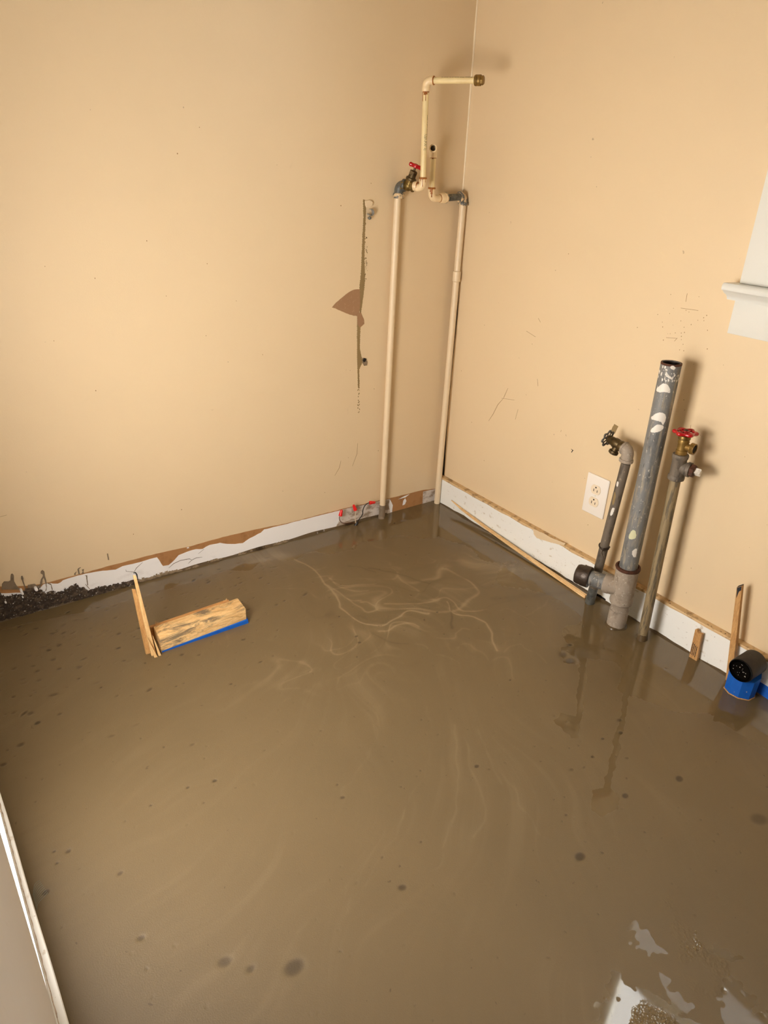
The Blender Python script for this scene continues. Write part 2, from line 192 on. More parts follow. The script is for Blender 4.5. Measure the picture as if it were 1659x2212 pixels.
class NT:
    def __init__(s, name):
        s.m = bpy.data.materials.new(name)
        s.m.use_nodes = True
        s.t = s.m.node_tree
        s.t.nodes.clear()
        s.out = s.n('ShaderNodeOutputMaterial')
        s.b = s.n('ShaderNodeBsdfPrincipled')
        s.link(s.b.outputs[0], s.out.inputs['Surface'])
        s.tc = s.n('ShaderNodeTexCoord')
    def n(s, t, **k):
        x = s.t.nodes.new(t)
        for a, v in k.items():
            setattr(x, a, v)
        return x
    def link(s, a, b):
        s.t.links.new(a, b)
    def coord(s, stretch=(1, 1, 1), offset=(0, 0, 0)):
        mp = s.n('ShaderNodeMapping')
        mp.inputs['Scale'].default_value = stretch
        mp.inputs['Location'].default_value = offset
        s.link(s.tc.outputs['Object'], mp.inputs['Vector'])
        return mp.outputs[0]
    def noise(s, scale, detail=4, rough=0.55, dist=0.0, stretch=(1, 1, 1), offset=(0, 0, 0), vec=None):
        x = s.n('ShaderNodeTexNoise')
        x.inputs['Scale'].default_value = scale
        x.inputs['Detail'].default_value = detail
        x.inputs['Roughness'].default_value = rough
        x.inputs['Distortion'].default_value = dist
        s.link(vec or s.coord(stretch, offset), x.inputs['Vector'])
        return x.outputs['Fac']
    def ramp(s, v, lo, hi, a=0.0, b=1.0):
        x = s.n('ShaderNodeMapRange')
        x.interpolation_type = 'SMOOTHSTEP'
        x.inputs['From Min'].default_value = lo
        x.inputs['From Max'].default_value = hi
        x.inputs['To Min'].default_value = a
        x.inputs['To Max'].default_value = b
        s.link(v, x.inputs['Value'])
        return x.outputs[0]
    def mix(s, fac, a, b):
        x = s.n('ShaderNodeMix', data_type='RGBA')
        for v, i in ((fac, 0), (a, 6), (b, 7)):
            if hasattr(v, 'is_linked') or hasattr(v, 'node'):
                s.link(v, x.inputs[i])
            else:
                x.inputs[i].default_value = v
        return x.outputs[2]
    def math(s, op, a, b=0.0):
        x = s.n('ShaderNodeMath', operation=op)
        for v, i in ((a, 0), (b, 1)):
            if hasattr(v, 'node'):
                s.link(v, x.inputs[i])
            else:
                x.inputs[i].default_value = v
        return x.outputs[0]
    def bump(s, h, strength=0.2, dist=0.002):
        x = s.n('ShaderNodeBump')
        x.inputs['Strength'].default_value = strength
        x.inputs['Distance'].default_value = dist
        s.link(h, x.inputs['Height'])
        s.link(x.outputs[0], s.b.inputs['Normal'])
    def set(s, color=None, rough=None, metal=0.0, spec=0.5, coat=0.0):
        for v, i in ((color, 'Base Color'), (rough, 'Roughness')):
            if v is None:
                continue
            if hasattr(v, 'node'):
                s.link(v, s.b.inputs[i])
            else:
                s.b.inputs[i].default_value = v
        s.b.inputs['Metallic'].default_value = metal
        s.b.inputs['Specular IOR Level'].default_value = spec
        s.b.inputs['Coat Weight'].default_value = coat
        return s.m

def worn(name, base, layers=(), rough=0.5, metal=0.0, bump=None, spec=0.5, coat=0.0):
    """base colour with worn/stained layers: (scale, lo, hi, colour, stretch, strength)"""
    t = NT(name)
    c = base
    for k, (sc, lo, hi, col, st, amt) in enumerate(layers):
        m = t.ramp(t.noise(sc, 5, 0.6, 0.0, st, (k*3.7, k*1.3, k*2.1)), lo, hi, 0, amt)
        c = t.mix(m, c, col)
    if bump:
        t.bump(t.noise(bump[0], 3), bump[1], bump[2])
    return t.set(c, rough, metal, spec, coat)

Y1 = (1, 1, 1)
M = {}
def wall_paint(name, base, spot):
    t = NT(name)
    c = t.mix(t.ramp(t.noise(2.2, 4), 0.35, 0.75, 0, 0.35), base, tuple(v*0.93 for v in base[:3]) + (1,))
    c = t.mix(t.ramp(t.noise(55, 2, 0.5), 0.755, 0.80, 0, 0.45), c, spot)          # small scuffs
    c = t.mix(t.ramp(t.noise(9, 6, 0.7, 0.6, (1, 1, 0.5), (5, 2, 1)), 0.66, 0.82, 0, 0.18), c, srgb(150, 115, 75))
    n1 = t.noise(260, 2, 0.5)
    n2 = t.noise(9, 3, 0.5)
    t.bump(t.math('ADD', n1, t.math('MULTIPLY', n2, 3.0)), 0.10, 0.0015)
    return t.set(c, 0.42, 0, 0.5)
M['beige'] = wall_paint('beige_paint', srgb(224, 203, 168), srgb(120, 90, 60))
M['pale'] = wall_paint('pale_paint', srgb(232, 228, 226), srgb(180, 165, 150))
M['ceiling'] = worn('ceiling_paint', srgb(186, 172, 148), rough=0.7)
M['trim'] = worn('worn_white_paint', srgb(238, 240, 238),
                 [(38, 0.60, 0.70, srgb(176, 160, 132), (1, 1, 1.6), 0.5), (140, 0.68, 0.72, srgb(90, 74, 54), Y1, 0.8),
                  (12, 0.64, 0.8, srgb(214, 202, 178), (1, 1, 3), 0.5)], 0.38, bump=(60, 0.25, 0.002))
M['window_trim'] = worn('window_white_paint', srgb(220, 222, 218), [(60, 0.70, 0.76, srgb(200, 180, 150), Y1, 0.5)], 0.35, bump=(45, 0.2, 0.002))
M['ledge'] = worn('tan_ledge_paint', srgb(208, 178, 134), [(40, 0.5, 0.66, srgb(120, 92, 60), Y1, 0.7), (90, 0.64, 0.7, srgb(60, 44, 28), Y1, 0.9)], 0.6)
M['brown_paper'] = worn('brown_paper', srgb(170, 124, 78), [(30, 0.5, 0.7, srgb(140, 96, 56), Y1, 0.6), (160, 0.66, 0.72, srgb(200, 168, 128), Y1, 0.6)], 0.85)
M['white_plaster'] = worn('white_plaster', srgb(242, 242, 244), [(8, 0.58, 0.75, srgb(216, 213, 214), (1, 1, 2), 0.7), (70, 0.70, 0.75, srgb(120, 104, 84), Y1, 0.6)], 0.7)
M['grimy_plaster'] = worn('grimy_plaster', srgb(214, 206, 198), [(22, 0.45, 0.62, srgb(140, 118, 94), (1, 1, 2.5), 0.8), (120, 0.62, 0.7, srgb(96, 74, 52), Y1, 0.8)], 0.8)
M['crust'] = worn('mortar_crust', srgb(58, 46, 36), [(85, 0.48, 0.62, srgb(96, 80, 64), Y1, 0.8), (190, 0.62, 0.68, srgb(236, 230, 220), Y1, 0.95)], 0.85, bump=(160, 0.9, 0.006))
M['cement'] = worn('grey_cement', srgb(140, 122, 98), [(40, 0.48, 0.62, srgb(86, 70, 50), (1, 1, 2), 0.85), (150, 0.62, 0.7, srgb(190, 176, 150), Y1, 0.5)], 0.8, bump=(120, 0.6, 0.004))
M['slurry'] = worn('dried_slurry', srgb(128, 112, 92), [(60, 0.5, 0.65, srgb(104, 88, 68), Y1, 0.6)], 0.75)
M['slurry_dark'] = worn('wet_slurry', srgb(86, 70, 48), [(60, 0.5, 0.65, srgb(64, 50, 34), Y1, 0.6)], 0.35)
M['scar'] = worn('torn_paper_scar', srgb(160, 124, 92), [(90, 0.55, 0.68, srgb(176, 142, 110), Y1, 0.7), (220, 0.70, 0.74, srgb(214, 190, 160), Y1, 0.7)], 0.85)
M['olive'] = worn('olive_paint', srgb(144, 122, 82), [(50, 0.5, 0.7, srgb(132, 112, 74), Y1, 0.5)], 0.6)
M['scuff'] = worn('scuff', srgb(150, 118, 80), rough=0.8)
M['line'] = worn('hairline', srgb(120, 112, 104), rough=0.8)
M['black_void'] = worn('dark_void', srgb(22, 17, 12), rough=0.9)
M['caulk'] = worn('caulk', srgb(240, 224, 194), rough=0.5)
M['seam'] = worn('dirty_caulk', srgb(196, 178, 162), [(90, 0.5, 0.66, srgb(140, 120, 104), Y1, 0.8)], 0.6)
M['strap'] = worn('dull_zinc_strap', srgb(150, 151, 148), [(90, 0.5, 0.66, srgb(106, 106, 102), Y1, 0.8)], 0.4, 0.35)
M['pipe_paint'] = worn('beige_painted_pipe', srgb(228, 208, 176), [(30, 0.62, 0.74, srgb(196, 160, 116), (1, 1, 0.4), 0.5), (140, 0.72, 0.76, srgb(110, 84, 56), Y1, 0.7)], 0.38)
M['cpvc'] = worn('cream_plastic', srgb(236, 217, 166), [(12, 0.5, 0.7, srgb(226, 200, 146), Y1, 0.5)], 0.32)
M['fitting'] = worn('cream_fitting', srgb(236, 212, 170), [(40, 0.6, 0.75, srgb(220, 186, 140), Y1, 0.5)], 0.3)
M['glue'] = worn('amber_glue', srgb(160, 96, 36), rough=0.25)
M['galv'] = worn('galvanised_fitting', srgb(104, 105, 100), [(60, 0.45, 0.62, srgb(66, 68, 68), Y1, 0.8), (120, 0.66, 0.72, srgb(214, 192, 158), Y1, 0.9)], 0.5, 0.35, (120, 0.3, 0.002))
M['galv_paint'] = worn('galvanised_flaking_paint', srgb(104, 104, 100), [(70, 0.45, 0.54, srgb(222, 196, 156), Y1, 1.0), (200, 0.62, 0.68, srgb(58, 52, 44), Y1, 0.8)], 0.5, 0.2, (120, 0.4, 0.002))
M['big_pipe'] = worn('weathered_grey_pipe', srgb(120, 121, 121), [(7, 0.48, 0.62, srgb(86, 87, 86), (1.5, 1.5, 0.6), 0.85), (45, 0.50, 0.66, srgb(156, 147, 130), (2.4, 2.4, 0.3), 0.8), (90, 0.60, 0.68, srgb(62, 60, 58), (1.6, 1.6, 0.4), 0.75), (170, 0.62, 0.68, srgb(206, 200, 188), (1, 1, 0.6), 0.8)], 0.6, 0.08, (90, 0.35, 0.002))
M['cast'] = worn('dull_cast_iron', srgb(158, 146, 132), [(30, 0.5, 0.68, srgb(124, 112, 98), Y1, 0.7), (150, 0.58, 0.68, srgb(200, 191, 178), Y1, 0.6), (110, 0.63, 0.7, srgb(92, 82, 72), Y1, 0.6)], 0.75, 0.05, (160, 0.5, 0.002))
M['rust'] = worn('rust', srgb(84, 48, 30), [(90, 0.5, 0.65, srgb(52, 32, 22), Y1, 0.8)], 0.75, 0.1, (160, 0.6, 0.002))
M['dark_iron'] = worn('oily_iron', srgb(62, 50, 40), [(50, 0.52, 0.68, srgb(40, 32, 26), Y1, 0.8), (160, 0.68, 0.74, srgb(170, 158, 140), Y1, 0.6)], 0.4, 0.3, (120, 0.4, 0.002))
M['old_pipe'] = worn('old_dark_pipe', srgb(112, 102, 90), [(40, 0.48, 0.64, srgb(66, 60, 54), (1, 1, 0.3), 0.9), (160, 0.64, 0.7, srgb(176, 160, 134), (1, 1, 0.4), 0.7)], 0.6, 0.1, (140, 0.4, 0.002))
M['tan_pipe'] = worn('stained_galvanised_pipe', srgb(146, 129, 98), [(70, 0.48, 0.60, srgb(92, 84, 70), (2, 2, 0.22), 0.85), (200, 0.62, 0.7, srgb(178, 158, 120), (1, 1, 0.3), 0.7)], 0.6, 0.2, (140, 0.35, 0.002))
M['old_brass'] = worn('tarnished_brass', srgb(92, 76, 48), [(60, 0.5, 0.65, srgb(60, 48, 32), Y1, 0.8)], 0.45, 0.7)
M['brass'] = worn('brass', srgb(150, 120, 64), [(60, 0.45, 0.65, srgb(104, 80, 40), Y1, 0.7)], 0.42, 0.6)
M['dark_brass'] = worn('dull_brass', srgb(116, 94, 48), [(60, 0.5, 0.7, srgb(88, 68, 30), Y1, 0.7)], 0.4, 0.7)
M['red'] = worn('red_enamel', srgb(178, 14, 24), [(90, 0.66, 0.74, srgb(96, 40, 30), Y1, 0.6)], 0.25, 0, None, 0.5, 0.4)
M['old_wheel'] = worn('grey_iron_wheel', srgb(96, 92, 86), [(90, 0.5, 0.65, srgb(56, 52, 48), Y1, 0.8)], 0.5, 0.4)
M['splash'] = worn('white_paint_splash', srgb(228, 224, 216), [(60, 0.55, 0.72, srgb(176, 172, 164), Y1, 0.8)], 0.5)
M['splash_green'] = worn('pale_green_paint', srgb(206, 206, 170), [(90, 0.6, 0.7, srgb(150, 146, 116), Y1, 0.7)], 0.55)
M['plate'] = worn('white_plastic_plate', srgb(236, 231, 224), [(16, 0.58, 0.74, srgb(206, 200, 184), Y1, 0.5)], 0.3)
M['receptacle'] = worn('almond_plastic', srgb(234, 219, 194), rough=0.3)
M['slot'] = worn('dark_slot', srgb(24, 20, 18), rough=0.6)
def wood(name, a, b, stain=None, axis=(1, 8, 8), sc=22):
    t = NT(name)
    c = t.mix(t.ramp(t.noise(sc, 5, 0.6, 1.2, axis), 0.35, 0.68), a, b)
    c = t.mix(t.ramp(t.noise(sc*7, 3, 0.6, 0.3, axis, (3, 1, 2)), 0.52, 0.70, 0, 0.55), c, tuple(v*0.62 for v in b[:3]) + (1,))
    if stain:
        c = t.mix(t.ramp(t.noise(9, 6, 0.72, 0.8, stain[1], stain[2]), 0.49, 0.63, 0, 0.85), c, stain[0])
    t.bump(t.noise(sc*5, 3, 0.6, 0.3, axis), 0.35, 0.002)
    return t.set(c, 0.6)
M['lumber'] = wood('pine_lumber', srgb(240, 206, 150), srgb(216, 172, 112), (srgb(96, 88, 76), (1.0, 2.5, 4.0), (0.45, 0.2, 0.32)), (1, 7, 7))
M['rough_sawn'] = wood('rough_pine_edge', srgb(196, 146, 88), srgb(170, 118, 66), None, (1, 7, 7))
M['shim'] = wood('pine_shim', srgb(236, 200, 142), srgb(216, 172, 114), None, (7, 7, 1))
M['shim_dark'] = wood('tan_shim', srgb(206, 162, 104), srgb(176, 130, 78), None, (7, 7, 1))
M['batten'] = wood('pale_pine_strip', srgb(238, 206, 154), srgb(214, 168, 110), None, (9, 1, 9))
M['blue'] = worn('blue_painters_tape', srgb(10, 92, 190), [(40, 0.5, 0.7, srgb(6, 76, 168), Y1, 0.6)], 0.5, bump=(40, 0.3, 0.002))
M['blue_worn'] = worn('blue_tape_scraped', srgb(10, 92, 190), [(40, 0.5, 0.7, srgb(6, 76, 168), Y1, 0.5), (75, 0.66, 0.70, srgb(180, 160, 140), (1, 1, 0.6), 1.0)], 0.5, bump=(40, 0.3, 0.002))
M['abs_side'] = worn('dusty_black_pipe', srgb(36, 30, 26), [(20, 0.45, 0.75, srgb(64, 54, 45), Y1, 0.8), (220, 0.70, 0.74, srgb(190, 180, 170), Y1, 0.7)], 0.6)
M['abs'] = worn('black_plastic', srgb(4, 4, 4), [(130, 0.745, 0.77, srgb(180, 168, 150), Y1, 0.8)], 0.12, 0, None, 0.2)
M['wire_black'] = worn('black_insulation', srgb(22, 20, 20), rough=0.4)
M['wire_white'] = worn('cream_insulation', srgb(206, 190, 168), rough=0.5)
M['wire_bare'] = worn('copper_wire', srgb(96, 58, 40), rough=0.45, metal=0.4)
M['nut'] = worn('red_plastic', srgb(226, 26, 28), rough=0.35)
M['ink'] = worn('black_ink', srgb(26, 30, 38), rough=0.6)
M['fibre'] = worn('glass_fibre', srgb(120, 130, 120), rough=0.4)
M['ground'] = worn('outdoor_ground', srgb(150, 148, 130), [(2, 0.4, 0.6, srgb(110, 118, 84), Y1, 0.6)], 0.9)

def glass_mat():
    m = bpy.data.materials.new('window_glass')
    m.use_nodes = True
    t = m.node_tree
    t.nodes.clear()
    o = t.nodes.new('ShaderNodeOutputMaterial')
    mx = t.nodes.new('ShaderNodeMixShader')
    fr = t.nodes.new('ShaderNodeLayerWeight')
    pw_ = t.nodes.new('ShaderNodeMath'); pw_.operation = 'POWER'; pw_.inputs[1].default_value = 5.0
    ma_ = t.nodes.new('ShaderNodeMath'); ma_.operation = 'MULTIPLY_ADD'; ma_.inputs[1].default_value = 0.96; ma_.inputs[2].default_value = 0.04
    tr = t.nodes.new('ShaderNodeBsdfTransparent')
    gl = t.nodes.new('ShaderNodeBsdfGlossy')
    gl.inputs['Roughness'].default_value = 0.02
    t.links.new(fr.outputs['Facing'], pw_.inputs[0])
    t.links.new(pw_.outputs[0], ma_.inputs[0])
    t.links.new(ma_.outputs[0], mx.inputs[0])
    t.links.new(tr.outputs[0], mx.inputs[1])
    t.links.new(gl.outputs[0], mx.inputs[2])
    t.links.new(mx.outputs[0], o.inputs[0])
    return m
M['glass'] = glass_mat()
def screen_mat():
    m = bpy.data.materials.new('insect_screen_mesh')
    m.use_nodes = True
    t = m.node_tree
    t.nodes.clear()
    o = t.nodes.new('ShaderNodeOutputMaterial')
    mx = t.nodes.new('ShaderNodeMixShader')
    tr = t.nodes.new('ShaderNodeBsdfTransparent')
    df = t.nodes.new('ShaderNodeBsdfDiffuse')
    df.inputs['Color'].default_value = (0.06, 0.06, 0.065, 1)
    mx.inputs[0].default_value = 0.55
    t.links.new(tr.outputs[0], mx.inputs[1])
    t.links.new(df.outputs[0], mx.inputs[2])
    t.links.new(mx.outputs[0], o.inputs[0])
    return m
M['screen'] = screen_mat()

def floor_mat():
    t = NT('wet_levelling_compound')
    at = lambda n: t.n('ShaderNodeAttribute', attribute_name=n).outputs['Fac']
    sw, wet, spot, wet_reflection = at('swirl'), at('wet'), at('spot'), at('damp')
    base, pale, dark = srgb(109, 93, 66), srgb(158, 140, 110), srgb(82, 68, 45)
    c = t.mix(t.ramp(t.noise(1.6, 5, 0.55, 0.8), 0.3, 0.72), base, srgb(104, 89, 63))
    c = t.mix(t.ramp(sw, 0.0, 1.0, 0, 0.72), c, pale)
    c = t.mix(t.ramp(t.math('MULTIPLY', sw, -1.0), 0.0, 1.0, 0, 0.75), c, dark)
    c = t.mix(t.ramp(wet_reflection, 0.0, 1.0, 0, 0.12), c, srgb(80, 66, 44))  # smooth wet patches tinted darker: dark pipe reflections put into the colour
    sp = t.ramp(t.noise(75, 2, 0.5, 0.4), 0.735, 0.78, 0, 0.6)
    c = t.mix(sp, c, srgb(70, 57, 38))
    c = t.mix(t.ramp(spot, 0.15, 0.9, 0, 0.85), c, srgb(56, 45, 29))
    grain = t.noise(420, 2, 0.6)
    c = t.mix(t.ramp(grain, 0.3, 0.7, 0, 0.12), c, srgb(94, 77, 50))
    film = t.ramp(at('film'), 0.0, 1.0, 0.52, 0.30)                    # damp skin: smoother towards the corner
    edge = t.ramp(t.math('ADD', wet, t.math('MULTIPLY', t.math('SUBTRACT', t.noise(45, 4, 0.6), 0.5), 0.5)), 0.44, 0.54)
    inv_ = t.math('SUBTRACT', 1.0, edge)
    rgh = t.math('ADD', t.math('MULTIPLY', film, inv_), t.math('MULTIPLY', edge, 0.045))   # clear water lies where edge = 1
    inv = t.math('SUBTRACT', 1.0, edge)
    h = t.math('MULTIPLY', t.math('SUBTRACT', grain, 0.5), t.math('MULTIPLY', inv, 0.6))
    peb = t.n('ShaderNodeTexVoronoi', feature='F1')
    peb.inputs['Scale'].default_value = 230
    t.link(t.coord(), peb.inputs['Vector'])
    h = t.math('ADD', h, t.math('MULTIPLY', t.math('MULTIPLY', peb.outputs['Distance'], at('pebble')), 2.0))
    h = t.math('SUBTRACT', h, t.math('MULTIPLY', spot, 1.2))
    t.bump(h, 0.30, 0.002)
    return t.set(c, rgh, 0, 0.55)
M['floor'] = floor_mat()

# ------------------------------------------------------------------ geometry helpers
def link_obj(name, bm, m, parent=None, origin=None, smooth=None, kind=None, label=None):
    o0 = Vector(parent['_o']) if parent is not None and '_o' in parent else Vector(origin or (0, 0, 0))
    if parent is not None and parent.parent is not None and '_o' in parent:
        o0 = Vector(parent['_o'])
    for v in bm.verts:
        v.co -= o0
    bmesh.ops.recalc_face_normals(bm, faces=bm.faces)
    me = bpy.data.meshes.new(name)
    bm.to_mesh(me)
    bm.free()
    if smooth:
        for p in me.polygons:
            p.use_smooth = True
        me.set_sharp_from_angle(angle=math.radians(smooth))
    me.materials.append(M[m] if isinstance(m, str) else m)
    o = bpy.data.objects.new(name, me)
    COL.objects.link(o)
    if parent is not None:
        o.parent = parent
    else:
        o.location = o0
    o['_o'] = tuple(o0)
    if kind:
        o['kind'] = kind
    if label:
        o['label'] = label
    return o

def thing(name, loc, label, cat, group=None):
    e = bpy.data.objects.new(name, None)
    e.empty_display_size = 0.03
    COL.objects.link(e)
    e.location = loc
    e['_o'] = tuple(loc)
    e['label'], e['category'] = label, cat
    if group:
        e['group'] = group
    return e

def frame(d, hint=None):
    z = Vector(d).normalized()
    h = Vector(hint) if hint else (Vector((0, 0, 1)) if abs(z.z) < 0.9 else Vector((-1, 0, 0)))
    x = (h - z*h.dot(z)).normalized()
    y = z.cross(x)
    return x, y, z

def tube(bm, pts, radii, seg=20, cap=True):
    pts = [Vector(p) for p in pts]
    if not hasattr(radii, '__len__'):
        radii = [radii]*len(pts)
    tang = []
    for i in range(len(pts)):
        a = pts[max(i-1, 0)]
        b = pts[min(i+1, len(pts)-1)]
        tang.append((b-a).normalized() if (b-a).length > 1e-9 else Vector((0, 0, 1)))
    x, y, z = frame(tang[0])
    rings = []
    for p, t, r in zip(pts, tang, radii):
        x = (x - t*x.dot(t)).normalized()
        y = t.cross(x)
        rings.append([bm.verts.new(p + (x*math.cos(k*2*math.pi/seg) + y*math.sin(k*2*math.pi/seg))*r) for k in range(seg)])
    for a, b in zip(rings, rings[1:]):
        for k in range(seg):
            bm.faces.new((a[k], a[(k+1) % seg], b[(k+1) % seg], b[k]))
    if cap:
        bm.faces.new(rings[0][::-1])
        bm.faces.new(rings[-1])

def lathe(bm, prof, origin, d, seg=24, hint=None, wob=None, cap=True):
    """prof: (radius, height along d); wob(k angle) scales the radius (lobes, hexagons)"""
    x, y, z = frame(d, hint)
    o = Vector(origin)
    rings = []
    for r, h in prof:
        ring = []
        for k in range(seg):
            a = k*2*math.pi/seg
            rr = r*(wob(a) if wob else 1)
            ring.append(bm.verts.new(o + z*h + (x*math.cos(a) + y*math.sin(a))*rr))
        rings.append(ring)
    for a, b in zip(rings, rings[1:]):
        for k in range(seg):
            bm.faces.new((a[k], a[(k+1) % seg], b[(k+1) % seg], b[k]))
    if cap:
        bm.faces.new(rings[0][::-1])
        bm.faces.new(rings[-1])

def hexwob(n=6):
    def f(a):
        s = 2*math.pi/n
        return math.cos(math.pi/n)/math.cos((a % s) - s/2)
    return f

def box(bm, lo, hi, bev=0.0, rot=None, seg=2):
    lo, hi = Vector(lo), Vector(hi)
    r = bmesh.ops.create_cube(bm, size=1.0)
    c = (lo+hi)/2
    s = hi-lo
    for v in r['verts']:
        v.co = Vector((v.co.x*s.x, v.co.y*s.y, v.co.z*s.z))
        if rot is not None:
            v.co = rot @ v.co
        v.co += c
    if bev > 0:
        es = list({e for v in r['verts'] for e in v.link_edges})
        bmesh.ops.bevel(bm, geom=es, offset=bev, segments=seg, profile=0.5, affect='EDGES')

def prism(bm, outline, push):
    """outline: 3-D loop; extruded by the vector push"""
    vs_ = [bm.verts.new(Vector(p)) for p in outline]
    f = bm.faces.new(vs_)
    r = bmesh.ops.extrude_face_region(bm, geom=[f])
    for g in r['geom']:
        if isinstance(g, bmesh.types.BMVert):
            g.co += Vector(push)

def hexa(bm, bottom, top_):
    """solid between two matching loops"""
    a = [bm.verts.new(Vector(p)) for p in bottom]
    b = [bm.verts.new(Vector(p)) for p in top_]
    n = len(a)
    bm.faces.new(a[::-1])
    bm.faces.new(b)
    for k in range(n):
        bm.faces.new((a[k], a[(k+1) % n], b[(k+1) % n], b[k]))

def ragged(poly, step=0.006, amp=0.0008):
    out = []
    n = len(poly)
    for i in range(n):
        a, b = poly[i], poly[(i+1) % n]
        L = math.dist(a, b)
        k = max(1, int(L/step))
        for j in range(k):
            t = j/k
            jx = random.uniform(-amp, amp) if j else 0
            jy = random.uniform(-amp, amp) if j else 0
            out.append((a[0]+(b[0]-a[0])*t+jx, a[1]+(b[1]-a[1])*t+jy))
    return out

def inside(px, py, poly):
    c = np.zeros(np.shape(px), bool)
    n = len(poly)
    for i in range(n):
        x1, y1 = poly[i]
        x2, y2 = poly[(i+1) % n]
        if y1 == y2:
            continue
        c ^= ((y1 > py) != (y2 > py)) & (px < (x2-x1)*(py-y1)/(y2-y1)+x1)
    return c

def on_back(bm, poly, depth, lift=0.0, step=0.006, amp=0.0008):
    poly = ragged(poly, step, amp)
    prism(bm, [(x, -lift, z) for x, z in poly], (0, -depth, 0))

def on_right(bm, poly, depth, x0=0.0, lift=0.0, step=0.006, amp=0.0005):
    poly = ragged(poly, step, amp)
    prism(bm, [(x0-lift, y, z) for y, z in poly], (-depth, 0, 0))

def ribbon(pts, w):
    """outline of a thin stroke with tapered ends"""
    n = len(pts)
    L, Rr = [], []
    for i in range(n):
        a, b = Vector(pts[max(i-1, 0)]), Vector(pts[min(i+1, n-1)])
        t = (b-a)
        t = t/t.length
        nn = Vector((-t.y, t.x))*(w/2)*(0.5 if i in (0, n-1) else 1.0)
        p = Vector(pts[i])
        L.append(tuple(p+nn))
        Rr.append(tuple(p-nn))
    return L + Rr[::-1]

def elbow(bm, c, d_in, d_out, r, leg_in, leg_out, col_in=None, col_out=None, seg=20):
    """pipe elbow at c: legs along d_in and d_out, with collars (radius, length) at the mouths"""
    c, a, b = Vector(c), Vector(d_in).normalized(), Vector(d_out).normalized()
    k = min(leg_in, leg_out)*0.75
    pts = [c + a*leg_in]
    for i in range(9):
        t = i/8
        pts.append((c+a*k)*(1-t)**2 + c*2*t*(1-t) + (c+b*k)*t**2)
    pts.append(c + b*leg_out)
    tube(bm, pts, r, seg)
    for col, d, leg in ((col_in, a, leg_in), (col_out, b, leg_out)):
        if col:
            lathe(bm, [(r*0.9, -col[1]-0.002), (col[0]*0.97, -col[1]), (col[0], -col[1]*0.7), (col[0], -0.001), (col[0]*0.95, 0.0)], c + d*leg, d, seg)

def cyl_patch(bm, base, axis, R, poly, lift=0.0005):
    a = Vector(axis).normalized()
    u = Vector((-1, 0, 0))
    u = (u - a*u.dot(a)).normalized()
    v = a.cross(u)
    base = Vector(base)
    P = [tuple(q) for q in poly]
    for _ in range(2):
        P = [(p[0]*w+q[0]*(1-w), p[1]*w+q[1]*(1-w)) for p, q in zip(P, P[1:]+P[:1]) for w in (0.75, 0.25)]
    th = [q[0] for q in P]
    hh = [q[1] for q in P]
    dh = 0.0008
    dt = dh/R
    nt = max(2, int((max(th)-min(th))/dt))
    nh = max(2, int((max(hh)-min(hh))/dh))
    T, H = np.meshgrid(min(th)+(np.arange(nt)+.5)*dt, min(hh)+(np.arange(nh)+.5)*dh)
    ok = inside(T + 0.012*np.sin(H*700), H + 0.0003*np.sin(T*23), P)
    cache = {}
    def vert(i, j):
        if (i, j) not in cache:
            t_, h_ = min(th)+i*dt, min(hh)+j*dh
            cache[(i, j)] = bm.verts.new(base + a*h_ + (u*math.cos(t_)+v*math.sin(t_))*(R+lift))
        return cache[(i, j)]
    for j in range(nh):
        for i in range(nt):
            if ok[j, i]:
                bm.faces.new((vert(i, j), vert(i+1, j), vert(i+1, j+1), vert(i, j+1)))

def B():
    return bmesh.new()
# ------------------------------------------------------------------ the room
XL = -1.634
def struct(name, bm, m, parent=None, **k):
    o = link_obj(name, bm, m, parent, **k)
    if parent is None:
        o['kind'] = 'structure'
    return o

bm = B(); box(bm, (-1.9, 0, -0.12), (0.14, 0.12, 2.5))
wall_back = struct('wall_back', bm, 'beige')
OPY0, OPY1, OPZ0, OPZ1 = -1.095, -1.63, 0.945, 1.95
bm = B()
for lo, hi in (((0, OPY0, -0.12), (0.14, 0.0, 2.5)), ((0, -4.2, -0.12), (0.14, OPY1, 2.5)),
               ((0, OPY1, -0.12), (0.14, OPY0, OPZ0)), ((0, OPY1, OPZ1), (0.14, OPY0, 2.5))):
    box(bm, lo, hi)
wall_right = struct('wall_right', bm, 'beige')
def xl(y):
    return -1.632 - (y+1.207)*0.012*-1 if False else -1.632 - (y+1.207)*0.010
bm = B()
hexa(bm, [(xl(-4.2), -4.2, -0.12), (xl(0), 0, -0.12), (-1.9, 0, -0.12), (-1.9, -4.2, -0.12)],
     [(xl(-4.2), -4.2, 2.5), (xl(0), 0, 2.5), (-1.9, 0, 2.5), (-1.9, -4.2, 2.5)])
wall_left = struct('wall_left', bm, 'pale')
bm = B(); box(bm, (-1.9, -4.3, -0.12), (0.14, -4.2, 2.5))
wall_front = struct('wall_front', bm, 'beige')
bm = B(); box(bm, (-1.9, -4.3, 2.5), (0.14, 0.12, 2.6))
struct('ceiling', bm, 'ceiling')
bm = B(); box(bm, (0.14, -14, -0.75), (30, 12, -0.6))
struct('ground', bm, 'ground')

